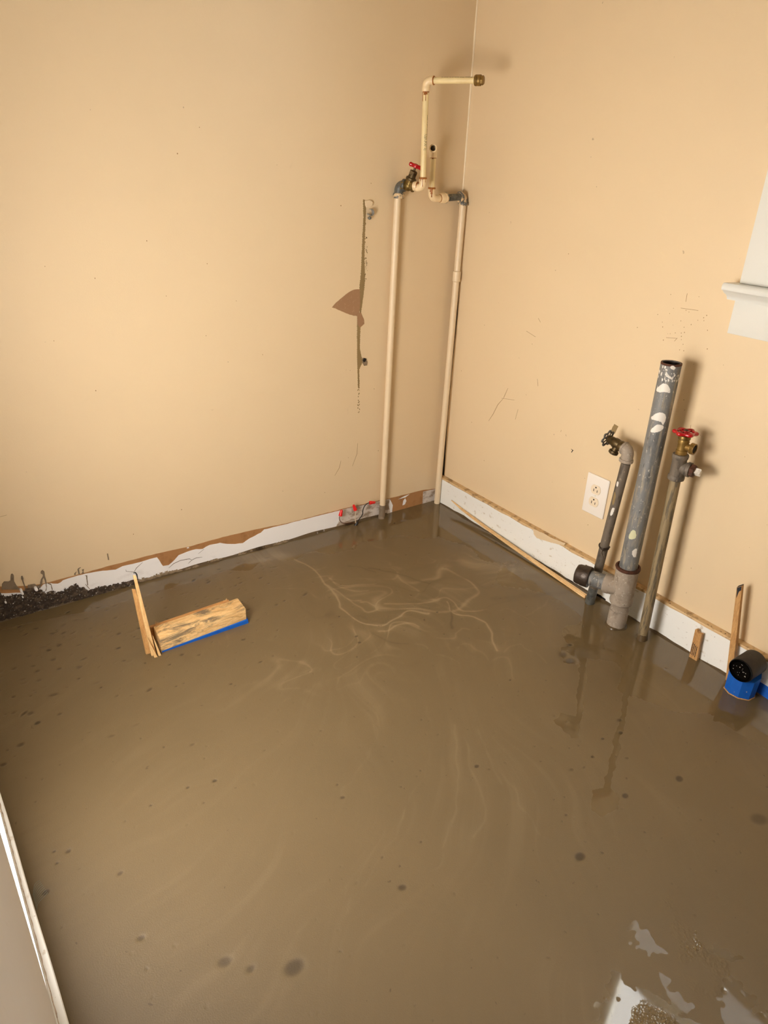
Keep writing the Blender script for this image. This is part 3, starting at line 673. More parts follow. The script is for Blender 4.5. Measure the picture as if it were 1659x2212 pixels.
# ---- floor: a fine sheet whose pour pattern, damp film and air pits are computed per vertex
ST = 0.0025
X0, X1, Y0, YT = -1.62, -0.0, -1.96, -0.0
nx, ny = int((X1-X0)/ST)+1, int((YT-Y0)/ST)+1
gx = np.linspace(X0, X1, nx)
gy = np.linspace(Y0, YT, ny)
GX, GY = np.meshgrid(gx, gy)
def bil(img, fx, fy):
    fx = np.clip(fx, 0, img.shape[1]-1.001); fy = np.clip(fy, 0, img.shape[0]-1.001)
    ix, iy = fx.astype(int), fy.astype(int)
    ax, ay = fx-ix, fy-iy
    return (img[iy, ix]*(1-ax)*(1-ay)+img[iy, ix+1]*ax*(1-ay)+img[iy+1, ix]*(1-ax)*ay+img[iy+1, ix+1]*ax*ay)
def vnoise(scale, seed):
    r = np.random.default_rng(seed)
    n = r.standard_normal((int(2.2*scale)+6, int(1.9*scale)+6))
    fx, fy = (GX-X0)*scale+1, (GY-Y0)*scale+1
    ix, iy = fx.astype(int), fy.astype(int)
    ax, ay = fx-ix, fy-iy
    ax, ay = ax*ax*(3-2*ax), ay*ay*(3-2*ay)
    return (n[iy, ix]*(1-ax)*(1-ay)+n[iy, ix+1]*ax*(1-ay)+n[iy+1, ix]*(1-ax)*ay+n[iy+1, ix+1]*ax*ay)
def polydist(pl, cx, cy):
    d = np.full(np.shape(cx), 9.0)
    for (ax, ay), (bx, by) in zip(pl, pl[1:]):
        vx, vy = bx-ax, by-ay
        L2 = vx*vx+vy*vy+1e-12
        t = np.clip(((cx-ax)*vx+(cy-ay)*vy)/L2, 0, 1)
        d = np.minimum(d, np.hypot(cx-ax-t*vx, cy-ay-t*vy))
    return d
def smooth_line(pl, n=3):
    for _ in range(n):
        q = [pl[0]]
        for a, b in zip(pl, pl[1:]):
            q.append((a[0]*.75+b[0]*.25, a[1]*.75+b[1]*.25))
            q.append((a[0]*.25+b[0]*.75, a[1]*.25+b[1]*.75))
        q.append(pl[-1])
        pl = q
    return pl
# flow direction: weighted mean of the traced flow lines plus a little eddy noise
cxs, cys = GX[::12, ::12], GY[::12, ::12]
vx = np.zeros_like(cxs); vy = np.zeros_like(cxs)
for pl in D['flow']:
    for (ax, ay), (bx, by) in zip(pl, pl[1:]):
        L = math.hypot(bx-ax, by-ay)
        d = polydist([(ax, ay), (bx, by)], cxs, cys)
        w = L/(d*d+0.004)
        vx += w*(bx-ax)/L; vy += w*(by-ay)/L
ang = np.arctan2(vy, vx)
yy, xx = np.mgrid[0:ny, 0:nx]
ca = bil(np.cos(ang), xx/12.0, yy/12.0); sa = bil(np.sin(ang), xx/12.0, yy/12.0)
ANG = np.arctan2(sa, ca) + 0.35*vnoise(6, 3) + 0.18*vnoise(15, 4)
CA, SA = np.cos(ANG), np.sin(ANG)
src = RNG.standard_normal((ny, nx)) + 0.8*vnoise(90, 5) + 0.8*vnoise(45, 6)
lic = src.copy()
for sgn in (1, -1):
    fx, fy = xx.astype(float), yy.astype(float)
    for k in range(40):
        c_, s_ = bil(CA, fx, fy), bil(SA, fx, fy)
        fx += sgn*c_*1.3; fy += sgn*s_*1.3
        lic += bil(src, fx, fy)*(1-k/40)
lic /= lic.std()
broad = vnoise(4, 8)*0.6+vnoise(9, 9)*0.4
swirl = 0.062*np.clip(lic, -2.5, 2.5) + 0.06*broad
# advect the traced filaments with a small wobble so that they fray
wx = GX + 0.004*vnoise(30, 11) + 0.006*vnoise(12, 12)
wy = GY + 0.004*vnoise(30, 13) + 0.006*vnoise(12, 14)
for wgt, wid, pl in D['fil']:
    pl = smooth_line(pl)
    xs = [q[0] for q in pl]; ys = [q[1] for q in pl]
    s = wid*0.0011*(0.68 if wid < 10 else 1.0)
    if max(ys) < -0.62:
        wgt *= 0.32
    m = 5*s+0.02
    i0, i1 = np.searchsorted(gx, min(xs)-m), np.searchsorted(gx, max(xs)+m)
    j0, j1 = np.searchsorted(gy, min(ys)-m), np.searchsorted(gy, max(ys)+m)
    if i1 <= i0 or j1 <= j0:
        continue
    sl = (slice(j0, j1), slice(i0, i1))
    d = polydist(pl, wx[sl], wy[sl])
    swirl[sl] += wgt*0.70*np.exp(-(d/s)**2) + wgt*0.22*np.exp(-(d/(4*s))**2)
def vnoise_at(x, y, scale, seed):
    r = np.random.default_rng(seed)
    n = r.standard_normal((int(2.6*scale)+12, int(2.4*scale)+12))
    fx, fy = (x-X0+0.15)*scale+2, (y-Y0+0.15)*scale+2
    fx = np.clip(fx, 0, n.shape[1]-1.01); fy = np.clip(fy, 0, n.shape[0]-1.01)
    ix, iy = fx.astype(int), fy.astype(int)
    ax, ay = fx-ix, fy-iy
    ax, ay = ax*ax*(3-2*ax), ay*ay*(3-2*ay)
    return (n[iy, ix]*(1-ax)*(1-ay)+n[iy, ix+1]*ax*(1-ay)+n[iy+1, ix]*(1-ax)*ay+n[iy+1, ix+1]*ax*ay)
# marbling: thin pale and dark contour threads of a folded noise, strongest in the middle of the pour
ux = GX + 0.055*vnoise(5, 61) + 0.022*vnoise(13, 62)
uy = GY + 0.055*vnoise(5, 63) + 0.022*vnoise(13, 64)
mask = np.exp(-((GY+0.48)/0.26)**2)*np.clip((GX+1.25)/0.4, 0, 1)*np.clip((-0.08-GX)/0.15, 0, 1)
for k, (sc, wd_, wt) in enumerate(((4.5, 0.06, 0.46), (8.0, 0.07, 0.42), (6.0, 0.09, -0.34), (11.0, 0.08, 0.26))):
    n_ = vnoise_at(ux, uy*1.6, sc, 70+k)
    amp = np.clip(0.5+0.8*vnoise(6, 80+k), 0, 1.3)
    swirl += wt*mask*amp*np.exp(-(n_/wd_)**2) + 0.10*np.sign(wt)*mask*np.exp(-((n_-0.15)/0.3)**2)
spot = np.zeros_like(GX)
def add_spot(x, y, r, ex=1.0, a=0.0, w=1.0):
    m = r*3*max(ex, 1)
    i0, i1 = np.searchsorted(gx, x-m), np.searchsorted(gx, x+m)
    j0, j1 = np.searchsorted(gy, y-m), np.searchsorted(gy, y+m)
    if i1 <= i0 or j1 <= j0:
        return
    sl = (slice(j0, j1), slice(i0, i1))
    dx, dy = GX[sl]-x, GY[sl]-y
    u, v = (dx*math.cos(a)+dy*math.sin(a))/ex, -dx*math.sin(a)+dy*math.cos(a)
    spot[sl] = np.maximum(spot[sl], w*np.exp(-(np.hypot(u, v)/r)**4))
for x, y, r in D['spots']:
    add_spot(x, y, r*0.00115, 1.3, random.uniform(-.4, .4), random.uniform(0.6, 1.0))
for _ in range(170):                                   # elongated air pits near the back-left
    add_spot(random.uniform(-1.6, -0.75), -abs(random.gauss(0.0, 0.22))-0.05, random.uniform(0.002, 0.0055), random.uniform(1.2, 2.6), random.uniform(-0.3, 0.6), random.uniform(0.3, 0.8))
for _ in range(420):
    add_spot(random.uniform(-1.6, -0.05), random.uniform(-1.9, -0.05), random.uniform(0.0016, 0.0032), random.uniform(1, 1.8), random.uniform(0, 3), random.uniform(0.25, 0.7))
wet = np.zeros_like(GX); wet_reflection = np.zeros_like(GX); peb = np.zeros_like(GX)
wj = GX + 0.006*vnoise(28, 21) + 0.004*vnoise(70, 22)
wk = GY + 0.006*vnoise(28, 23) + 0.004*vnoise(70, 24)
w1, w2 = wj + 0.0045*vnoise(120, 26), wk + 0.0045*vnoise(120, 27)
holes = (vnoise(85, 25) > -1.25).astype(float)
for pl in D['wet']:
    wet = np.maximum(wet, inside(w1, w2, pl)*holes)
for pl in D['damp']:
    wet_reflection = np.maximum(wet_reflection, inside(GX*.55+wj*.45, GY*.55+wk*.45, pl).astype(float))
peb = np.maximum(inside(wj, wk, D['pebble']), inside(wj, wk, D['pebble2'])).astype(float)
near = np.minimum(np.clip(-GY, 0, 9)*1.0 + np.clip(-0.55-GX, 0, 9)*0.10, np.clip(-GX, 0, 9)*1.35)
film = np.clip(1.0 - (near - 0.16)/0.75 + 0.10*vnoise(4, 31) + 0.05*vnoise(11, 32), 0, 1)
def blur(a):
    b = a.copy()
    b[1:-1, 1:-1] = (a[1:-1, 1:-1]*2+a[:-2, 1:-1]+a[2:, 1:-1]+a[1:-1, :-2]+a[1:-1, 2:])/6
    return b
lf = np.clip((-0.45-GX)/0.55, 0, 1)
near2 = np.minimum(-GY*(0.85 + 1.9*lf*lf*(3-2*lf)), -GX*1.05)
water = np.clip(0.5+(0.19 + 0.055*vnoise(5, 33) + 0.03*vnoise(13, 34) - near2)/0.06, 0, 1)
wet = np.maximum(np.maximum(blur(wet), blur(blur(0.95*wet_reflection))), water)
peb = blur(blur(blur(peb)))*np.clip(0.7+0.6*vnoise(30, 41), 0, 1)
zz = -0.0007*spot + 0.0002*vnoise(5, 51)
co = np.stack([GX, GY, zz], -1).reshape(-1, 3)
idx = np.arange(nx*ny).reshape(ny, nx)
quads = np.stack([idx[:-1, :-1], idx[:-1, 1:], idx[1:, 1:], idx[1:, :-1]], -1).reshape(-1, 4)
extra = np.array([(X0, -4.25, 0), (X1, -4.25, 0), (X1, Y0, 0), (X0, Y0, 0), (-1.8, -4.25, 0), (-1.8, 0.05, 0), (X0, 0.05, 0), (0.05, -4.25, 0), (0.05, 0.05, 0), (X1, 0.05, 0), (X1, 0, 0), (X0, 0, 0)], float)
nb = nx*ny
eq = np.array([(0, 1, 2, 3), (4, 0, 6, 5), (1, 7, 8, 9), (11, 10, 9, 6)])+nb
me = bpy.data.meshes.new('floor')
allco = np.vstack([co, extra]); allq = np.vstack([quads, eq])
me.vertices.add(len(allco)); me.vertices.foreach_set('co', allco.astype(np.float32).ravel())
me.loops.add(len(allq)*4); me.loops.foreach_set('vertex_index', allq.astype(np.int32).ravel())
me.polygons.add(len(allq)); me.polygons.foreach_set('loop_start', np.arange(0, len(allq)*4, 4, dtype=np.int32))
me.polygons.foreach_set('use_smooth', np.ones(len(allq), bool))
me.update(calc_edges=True)
for nme, arr in (('swirl', swirl), ('wet', wet), ('spot', spot), ('damp', wet_reflection), ('film', film), ('pebble', peb)):
    at = me.attributes.new(nme, 'FLOAT', 'POINT')
    at.data.foreach_set('value', np.concatenate([arr.ravel(), np.zeros(len(extra))]).astype(np.float32))
me.materials.append(M['floor'])
floor = bpy.data.objects.new('floor', me); COL.objects.link(floor)
floor['kind'] = 'structure'; floor['_o'] = (0, 0, 0)

# ---- back wall: bare strip where the baseboard was, scars, drips
def cut(poly, zmin=-0.004):
    return [(x, max(z, zmin)) for x, z in poly]
bm = B(); on_back(bm, cut(D['brown']), 0.0008, 0.0, 0.012, 0.0006); struct('brown_paper', bm, 'brown_paper', wall_back)
bm = B(); on_back(bm, cut(D['white']), 0.0014, 0.0, 0.010, 0.0007); struct('white_plaster', bm, 'white_plaster', wall_back)
bm = B(); on_back(bm, cut(D['white2']), 0.0014, 0.0, 0.010, 0.0007); struct('white_plaster', bm, 'grimy_plaster', wall_back)
gp = [(-0.47, -0.003), (-0.455, 0.02), (-0.445, 0.055), (-0.42, 0.079), (-0.36, 0.086), (-0.30, 0.088), (-0.262, 0.088), (-0.235, 0.08), (-0.24, 0.03), (-0.232, -0.003)]
tx = sorted(D['brown'][:-2]); gp = [(x, min(z, float(np.interp(x, [q[0] for q in tx], [q[1] for q in tx]))-0.002)) for x, z in ragged(gp, 0.008, 0.0)]
bm = B(); on_back(bm, gp, 0.0020, 0.0, 0.008, 0.0015); struct('grimy_plaster', bm, 'grimy_plaster', wall_back, label='grimy grey plaster behind the red wire caps')
for k, pl in enumerate(D['flakes']):
    bm = B(); on_back(bm, pl, 0.0012, 0.0, 0.01, 0.0003); struct('paint_flake', bm, 'white_plaster', wall_back)
bm = B()
for pl in D['cracks']:
    on_back(bm, ribbon(pl, 0.0018), 0.0017, 0.0, 0.02, 0.0003)
struct('hairline_crack', bm, 'line', wall_back, kind='stuff')
def crust(name, poly, m, dmin, dmax, cell, seed):
    poly = [(x, z) for x, z in poly]
    xs = [q[0] for q in poly]; zs = [q[1] for q in poly]
    n1, n2 = int((max(xs)-min(xs))/cell)+2, int((max(zs)-min(zs))/cell)+3
    r = np.random.default_rng(seed)
    px = min(xs)+np.arange(n1)*cell; pz = -0.006+np.arange(n2)*cell
    PX, PZ = np.meshgrid(px, pz)
    JX = PX + r.uniform(-.46, .46, PX.shape)*cell; JZ = PZ + r.uniform(-.46, .46, PX.shape)*cell
    ins = inside(JX, np.maximum(JZ, -0.002), poly)
    dep = r.uniform(dmin, dmax, PX.shape)
    for _ in range(1):
        dep[1:-1, 1:-1] = (dep[1:-1, 1:-1]*2+dep[:-2, 1:-1]+dep[2:, 1:-1]+dep[1:-1, :-2]+dep[1:-1, 2:])/6
    nb_ = ins.astype(float)
    nb_[1:-1, 1:-1] = (ins[1:-1, 1:-1].astype(float)+ins[:-2, 1:-1]+ins[2:, 1:-1]+ins[1:-1, :-2]+ins[1:-1, 2:])/5
    dep = np.where(nb_ > 0.85, dep, 0.0018)
    bm = B(); vv = {}
    for j in range(n2-1):
        for i in range(n1-1):
            if ins[j, i] and ins[j, i+1] and ins[j+1, i] and ins[j+1, i+1]:
                q = []
                for a, b in ((i, j), (i+1, j), (i+1, j+1), (i, j+1)):
                    if (a, b) not in vv:
                        vv[(a, b)] = bm.verts.new((JX[b, a], -dep[b, a], JZ[b, a]))
                    q.append(vv[(a, b)])
                bm.faces.new(q)
    return struct(name, bm, m, wall_back, smooth=70)
crust('mortar_crust', D['crust'], 'crust', 0.002, 0.011, 0.0035, 5)
crust('cement_crust', D['cement'], 'cement', 0.003, 0.008, 0.004, 6)
bm = B(); xs = np.linspace(-1.62, -0.25, 60)
for a, b in zip(xs, xs[1:]):       # thin wet lip where the pour meets the wall
    hexa(bm, [(a, 0, -0.002), (b, 0, -0.002), (b, -0.009-0.003*math.sin(b*40), -0.002), (a, -0.009-0.003*math.sin(a*40), -0.002)],
         [(a, 0, 0.007+0.002*math.sin(a*31)), (b, 0, 0.007+0.002*math.sin(b*31)), (b, -0.003, 0.006+0.002*math.sin(b*31)), (a, -0.003, 0.006+0.002*math.sin(a*31))])
bmesh.ops.remove_doubles(bm, verts=bm.verts, dist=1e-5)
struct('pour_lip', bm, 'slurry_dark', wall_back, smooth=60)
for k, pl in enumerate(D['drips']):
    bm = B(); on_back(bm, pl, 0.0022 if k > 3 else 0.0028, 0.0, 0.004, 0.0003); struct('slurry_drip', bm, 'slurry', wall_back)
for x, z, r in D['specks']:
    bm = B(); lathe(bm, [(r, 0), (r*0.9, 0.0115), (r*0.4, 0.0125)], (x, 0, z), (0, -1, 0), 12, wob=lambda a: 1+0.2*math.sin(2*a+1)); struct('plaster_fleck', bm, 'white_plaster', wall_back, smooth=40)
for k, pl in enumerate(D['scar']):
    bm = B(); on_back(bm, pl, 0.0006+0.0003*k, 0.0, 0.006, 0.0006); struct('torn_scar', bm, 'scar', wall_back, label='brown torn paper scar')
ol = []
n = len(D['olive'])
for i in range(n):
    a, b = D['olive'][i], D['olive'][(i+1) % n]
    L = math.dist(a, b); k = max(1, int(L/0.0030))
    for j in range(k):
        t = j/k
        amp = 0.0007 if j else 0
        ol.append((a[0]+(b[0]-a[0])*t+(amp if j % 2 else -amp)+random.uniform(-.0007, .0007)*(j > 0), a[1]+(b[1]-a[1])*t))
bm = B(); prism(bm, [(x, 0, z) for x, z in ol], (0, -0.0004, 0)); struct('bare_stripe', bm, 'olive', wall_back, label='olive stripe of old paint with ragged edges')
bm = B()
for x, z in D['olive_dots']:
    for _ in range(3):
        dx, dz, s = random.uniform(-.004, .004), random.uniform(-.008, .008), random.uniform(.0008, .0022)
        on_back(bm, [(x+dx-s, z+dz), (x+dx, z+dz-s*1.5), (x+dx+s, z+dz), (x+dx, z+dz+s*1.2)], 0.0005, 0.0, 0.02, 0)
struct('paint_crumbs', bm, 'olive', wall_back, kind='stuff')
bm = B(); on_back(bm, D['hole'][0], 0.002, 0.0, 0.01, 0.0004); h_ = struct('anchor_plate', bm, 'cement', wall_back, label='chipped grey plaster around anchor hole')
bm = B(); on_back(bm, D['hole'][1], 0.0026, 0.0, 0.01, 0.0003); struct('anchor_hole', bm, 'black_void', wall_back)
bm = B()
for _ in range(26):
    x, z, s = random.uniform(-1.45, -0.02), random.uniform(0.12, 1.3), random.uniform(0.0008, 0.0018)
    on_back(bm, [(x-s, z), (x, z-s*1.3), (x+s, z), (x, z+s)], 0.0005, 0.0, 0.02, 0)
for pl in ([(-0.47, 0.20), (-0.452, 0.225), (-0.446, 0.25)], [(-0.40, 0.22), (-0.382, 0.262), (-0.380, 0.30)], [(-1.52, 0.30), (-1.46, 0.305)]):
    on_back(bm, ribbon(pl, 0.0011), 0.0004, 0.0, 0.02, 0)
struct('scuff_mark', bm, 'scuff', wall_back, kind='stuff')
bm = B(); tube(bm, [(-0.001, -0.001, 0.13+0.04*k) for k in range(60)], [0.0032+0.0005*math.sin(k*1.7) for k in range(60)], 8)
struct('corner_caulk', bm, 'caulk', wall_back, smooth=60)

# ---- right wall marks
bm = B(); on_right(bm, D['olive_r'], 0.0006, 0, 0, 0.005, 0.0006); struct('bare_patch', bm, 'olive', wall_right, label='small olive patch of old paint above the faucet')
bm = B(); on_right(bm, D['hole_r'], 0.0008, 0, 0, 0.004, 0.0003); struct('nail_hole', bm, 'black_void', wall_right)
bm = B()
for pl in D['scuffs']:
    on_right(bm, ribbon(pl, 0.0016), 0.0004, 0, 0, 0.02, 0)
for _ in range(60):
    if random.random() < 0.55:
        y, z = random.gauss(-0.86, 0.05), random.gauss(0.82, 0.03)
    else:
        y, z = random.uniform(-1.5, -0.06), random.uniform(0.13, 1.0)
    s = random.uniform(0.0006, 0.0014)
    on_right(bm, [(y-s, z), (y, z-s*1.4), (y+s, z), (y, z+s)], 0.0004, 0, 0, 0.02, 0)
struct('scuff_mark', bm, 'scuff', wall_right, kind='stuff')
bm = B(); on_right(bm, [(min(y, -0.0008), z) for y, z in D['gap']], 0.0008, 0, 0, 0.02, 0.0004); struct('corner_gap', bm, 'black_void', wall_right, label='dark open gap beside the corner pipe')

# ---- baseboard on the right wall
BH = 0.1015
bm = B()
yb = np.linspace(-4.2, 0.0, 120)
prof = lambda y: [(-0.0005, -0.01), (-0.02, -0.01), (-0.02, BH-0.004+0.0009*math.sin(y*37)+0.0008*math.sin(y*91)), (-0.0185, BH), (-0.0005, BH)]
rings = [[bm.verts.new((x, y, z)) for x, z in prof(y)] for y in yb]
for a, b in zip(rings, rings[1:]):
    for k in range(5):
        bm.faces.new((a[k], a[(k+1) % 5], b[(k+1) % 5], b[k]))
bm.faces.new(rings[0]); bm.faces.new(rings[-1][::-1])
base_r = struct('baseboard_right', bm, 'trim')
bm = B()
rings = []
for y in yb:
    w = 0.0035 + 0.0012*math.sin(y*53) + 0.0010*math.sin(y*120)
    rings.append([bm.verts.new(q) for q in ((-0.0004, y, BH), (-0.0203, y, BH-w), (-0.0203, y, BH+0.0006), (-0.0188, y, BH+0.0028), (-0.0004, y, BH+0.0036))])
for a, b in zip(rings, rings[1:]):
    for k in range(5):
        bm.faces.new((a[k], a[(k+1) % 5], b[(k+1) % 5], b[k]))
struct('top_edge', bm, 'ledge', base_r, label='tan painted top edge')
bm = B(); on_right(bm, D['paint_b'], 0.0006, -0.02, 0, 0.005, 0.001); struct('paint_smear', bm, 'beige', base_r)
for pl in D['chips']:
    bm = B(); on_right(bm, [(y, max(z, -0.002)) for y, z in pl], 0.0012, -0.02, 0, 0.006, 0.0015); struct('chipped_gap', bm, 'black_void', base_r)  # dark sheets: chipped foot, plus painted shade between batten and baseboard
bm = B(); ys = np.linspace(-1.95, -0.03, 70)
for a, b in zip(ys, ys[1:]):
    f = lambda y: 0.004+0.0018*math.sin(y*29)+0.0014*math.sin(y*67)
    hexa(bm, [(-0.019, a, -0.002), (-0.019, b, -0.002), (-0.028-0.003*math.sin(b*23), b, -0.002), (-0.028-0.003*math.sin(a*23), a, -0.002)],
         [(-0.019, a, f(a)), (-0.019, b, f(b)), (-0.0225, b, f(b)*0.8), (-0.0225, a, f(a)*0.8)])
bmesh.ops.remove_doubles(bm, verts=bm.verts, dist=1e-5)
struct('pour_lip', bm, 'slurry_dark', base_r, smooth=60)

# ---- baseboard on the left wall: thin ledge below the pale wall
bm = B()
rings = []
for y in np.linspace(-4.2, -0.0, 160):
    w = 0.0006*math.sin(y*47)+0.0005*math.sin(y*113)
    xo = -1.624 - (min(max(y, -1.5), -0.5)+0.955)*0.0235 + 0.0005*math.sin(y*21)
    rings.append([bm.verts.new(q) for q in ((xl(y)+0.0002, y, -0.01), (xo, y, -0.01), (xo, y, 0.097), (xo-0.0015, y, 0.0995), (xl(y)+0.0032+w, y, 0.100), (xl(y)+0.0002, y, 0.1035))])
for a, b in zip(rings, rings[1:]):
    for k in range(6):
        bm.faces.new((a[k], a[(k+1) % 6], b[(k+1) % 6], b[k]))
bm.faces.new(rings[0]); bm.faces.new(rings[-1][::-1])
base_l = struct('baseboard_left', bm, 'trim')
bm = B()
tube(bm, [(xl(y)+0.0026+0.0004*math.sin(y*210), y, 0.1012) for y in np.linspace(-1.9, -0.3, 200)], [0.0008+0.0003*math.sin(k*2.3) for k in range(200)], 6)
struct('dirty_seam', bm, 'seam', base_l, label='dirty caulk seam')

# ---- window in the right wall (casing, stool and apron show; sash stands outside the frame)
win = bpy.data.objects.new('window_1', None); COL.objects.link(win); win.location = (0, -1.47, 0.94)
win['kind'] = 'structure'; win['_o'] = (0, -1.47, 0.94)
CY0, CY1 = -0.992, -1.733
bm = B(); box(bm, (-0.02, OPY0, 0.944), (-0.0003, CY0, OPZ1+0.1), 0.002); box(bm, (-0.02, CY1, 0.944), (-0.0003, OPY1, OPZ1+0.1), 0.002); box(bm, (-0.022, CY1, OPZ1), (-0.0003, CY0, OPZ1+0.11), 0.002)
link_obj('casing', bm, 'window_trim', win, smooth=35)
bm = B(); pr = [(-0.0003, 0.944), (-0.046, 0.944), (-0.050, 0.940), (-0.051, 0.934), (-0.049, 0.929), (-0.044, 0.927), (-0.040, 0.922), (-0.034, 0.918), (-0.031, 0.912), (-0.030, 0.908), (-0.0003, 0.908)]
def stool_y(x):
    return -0.972 - 0.010*max(0.0, (0.046+x)/0.046)*0
hexa(bm, [(x, CY1-0.02, z) for x, z in pr], [(x, -0.992+0.021*min(1.0, -x/0.045) if -x > 0.01 else -0.986, z) for x, z in pr])
link_obj('stool', bm, 'window_trim', win, smooth=40)
bm = B(); box(bm, (-0.020, CY1, 0.834), (-0.0003, CY0, 0.909), 0.0015)
link_obj('apron', bm, 'window_trim', win, smooth=35)
bm = B()
for lo, hi in (((0.0, OPY0-0.004, OPZ0), (0.14, OPY0+0.001, OPZ1)), ((0.0, OPY1-0.001, OPZ0), (0.14, OPY1+0.004, OPZ1)), ((0, OPY1, OPZ1-0.004), (0.14, OPY0, OPZ1+0.001)), ((0, OPY1, OPZ0-0.001), (0.14, OPY0, OPZ0+0.004))):
    box(bm, lo, hi)
link_obj('jamb_liner', bm, 'window_trim', win)
for z0, z1, x in ((OPZ0+0.004, 1.45, 0.055), (1.43, OPZ1-0.004, 0.09)):
    bm = B(); a, b = OPY1+0.006, OPY0-0.006
    box(bm, (x, a, z0), (x+0.03, a+0.035, z1), 0.002); box(bm, (x, b-0.035, z0), (x+0.03, b, z1), 0.002)
    box(bm, (x, a+0.035, z0), (x+0.03, b-0.035, z0+0.04), 0.002); box(bm, (x, a+0.035, z1-0.03), (x+0.03, b-0.035, z1), 0.002)
    s_ = link_obj('sash', bm, 'window_trim', win)
    bm = B(); prism(bm, [(x+0.015, a+0.035, z0+0.04), (x+0.015, b-0.035, z0+0.04), (x+0.015, b-0.035, z1-0.03), (x+0.015, a+0.035, z1-0.03)], (0.003, 0, 0))
    link_obj('pane', bm, 'glass', s_)
bm = B(); prism(bm, [(0.124, OPY1+0.004, OPZ0+0.004), (0.124, OPY0-0.004, OPZ0+0.004), (0.124, OPY0-0.004, 1.45), (0.124, OPY1+0.004, 1.45)], (0.0004, 0, 0))
link_obj('insect_screen', bm, 'screen', win)  # unseen screen, added to dim sun and sky through the lower sash
# ------------------------------------------------------------------ left water pipe with gate valve
Z = Vector((0, 0, 1))
E1 = Vector((-0.262, -0.016, 1.097)); D1 = Vector((0.446, -0.895, 0)).normalized()
t = thing('water_pipe', (-0.28, -0.016, 0), 'tall beige water pipe with red-handled brass valve and brass-capped horizontal arm', 'pipe')
bm = B(); tube(bm, [(-0.2802, -0.016, -0.03), (-0.2652, -0.016, 1.07)], 0.0102, 24); link_obj('riser', bm, 'pipe_paint', t, smooth=40)
bm = B(); lathe(bm, [(0.0108, -0.02), (0.0118, 0.004), (0.0110, 0.02), (0.0108, 0.045), (0.0104, 0.05)], (-0.2802, -0.016, 0), (0.015, 0, 1.08), 24, wob=lambda a: 1+0.03*math.sin(3*a)); link_obj('cement_coat', bm, 'slurry', t, smooth=50, label='lower end coated in grey slurry')
bm = B(); lathe(bm, [(0.016, -0.004), (0.0145, 0.004), (0.0118, 0.008)], (-0.2802, -0.016, 0), (0, 0, 1), 20, wob=lambda a: 1+0.18*math.sin(2*a)+0.08*math.sin(5*a)); link_obj('slurry_ring', bm, 'slurry', t, smooth=50)
bm = B(); elbow(bm, E1, -Z, D1, 0.0138, 0.026, 0.022, None, (0.0168, 0.008), 24); el = link_obj('elbow', bm, 'galv', t, smooth=40, label='dark galvanised elbow')
bm = B(); lathe(bm, [(0.0105, -0.006), (0.0162, -0.005), (0.0172, 0.0), (0.0172, 0.006), (0.0155, 0.009)], E1-Z*0.0305, Z, 24); link_obj('collar', bm, 'galv_paint', el, smooth=40)
V0 = E1 + D1*0.013
bm = B()
sq = lambda pr: [(r_, h_*0.70) for r_, h_ in pr]
lathe(bm, sq([(0.0120, -0.002), (0.0175, -0.001), (0.0175, 0.011), (0.0150, 0.013)]), V0, D1, 24, wob=hexwob(6))
lathe(bm, sq([(0.0150, 0.011), (0.0128, 0.016), (0.0150, 0.024), (0.0150, 0.030), (0.0128, 0.037), (0.0145, 0.041)]), V0, D1, 24)
lathe(bm, sq([(0.0150, 0.040), (0.0172, 0.041), (0.0172, 0.051), (0.0140, 0.052)]), V0, D1, 24, wob=hexwob(6))
SD = (Z*0.93 + D1*0.36).normalized()
S0 = V0 + D1*0.019
lathe(bm, [(0.0140, 0.002), (0.0135, 0.014), (0.0142, 0.016)], S0, SD, 24)
vb = link_obj('valve_body', bm, 'dark_brass', t, smooth=35)
bm = B()
lathe(bm, [(0.0150, 0.0155), (0.0155, 0.017), (0.0155, 0.022), (0.0115, 0.024), (0.0105, 0.032)], S0, SD, 24)
lathe(bm, [(0.0118, 0.031), (0.0118, 0.041), (0.0085, 0.043)], S0, SD, 24, wob=hexwob(6))
link_obj('bonnet', bm, 'old_brass', vb, smooth=35)
bm = B(); lathe(bm, [(0.0035, 0.042), (0.0035, 0.056)], S0, SD, 14); link_obj('stem', bm, 'old_brass', vb, smooth=40)
bm = B()
hx, hy, hz = frame(SD, (0.82, -0.57, 0.0))
HC = S0 + SD*0.056
tube(bm, [HC - hx*0.0205, HC - hx*0.017, HC - hx*0.009, HC, HC + hx*0.009, HC + hx*0.017, HC + hx*0.0205], [0.0036, 0.0062, 0.0052, 0.0066, 0.0052, 0.0062, 0.0036], 16)
lathe(bm, [(0.0078, -0.004), (0.0085, 0.0), (0.0072, 0.005), (0.003, 0.0065)], HC, SD, 18)
link_obj('handle', bm, 'red', vb, smooth=45, label='red T-shaped handle')
A0 = V0 + D1*0.0365
bm = B(); lathe(bm, [(0.0125, -0.004), (0.0130, 0.0), (0.0130, 0.010), (0.0115, 0.012)], A0, D1, 24); link_obj('adapter', bm, 'fitting', t, smooth=40)
C1 = Vector((-0.2272, -0.0858, 1.093))
bm = B(); lathe(bm, [(0.0118, 0.0), (0.0121, 0.001), (0.0118, 0.0022)], A0 + D1*0.0105, D1, 24); link_obj('glue_ring', bm, 'glue', t, smooth=40)
top1 = Vector((-0.2345, -0.0858, 1.361))
up1 = (top1-C1).normalized()
bm = B(); elbow(bm, C1, -D1, up1, 0.0107, 0.019, 0.024, (0.0109, 0.010), (0.0109, 0.012), 22); link_obj('lower_elbow', bm, 'fitting', t, smooth=40)
bm = B(); tube(bm, [C1 + up1*0.012, top1 - up1*0.012], 0.0082, 24); up = link_obj('upright', bm, 'cpvc', t, smooth=40)
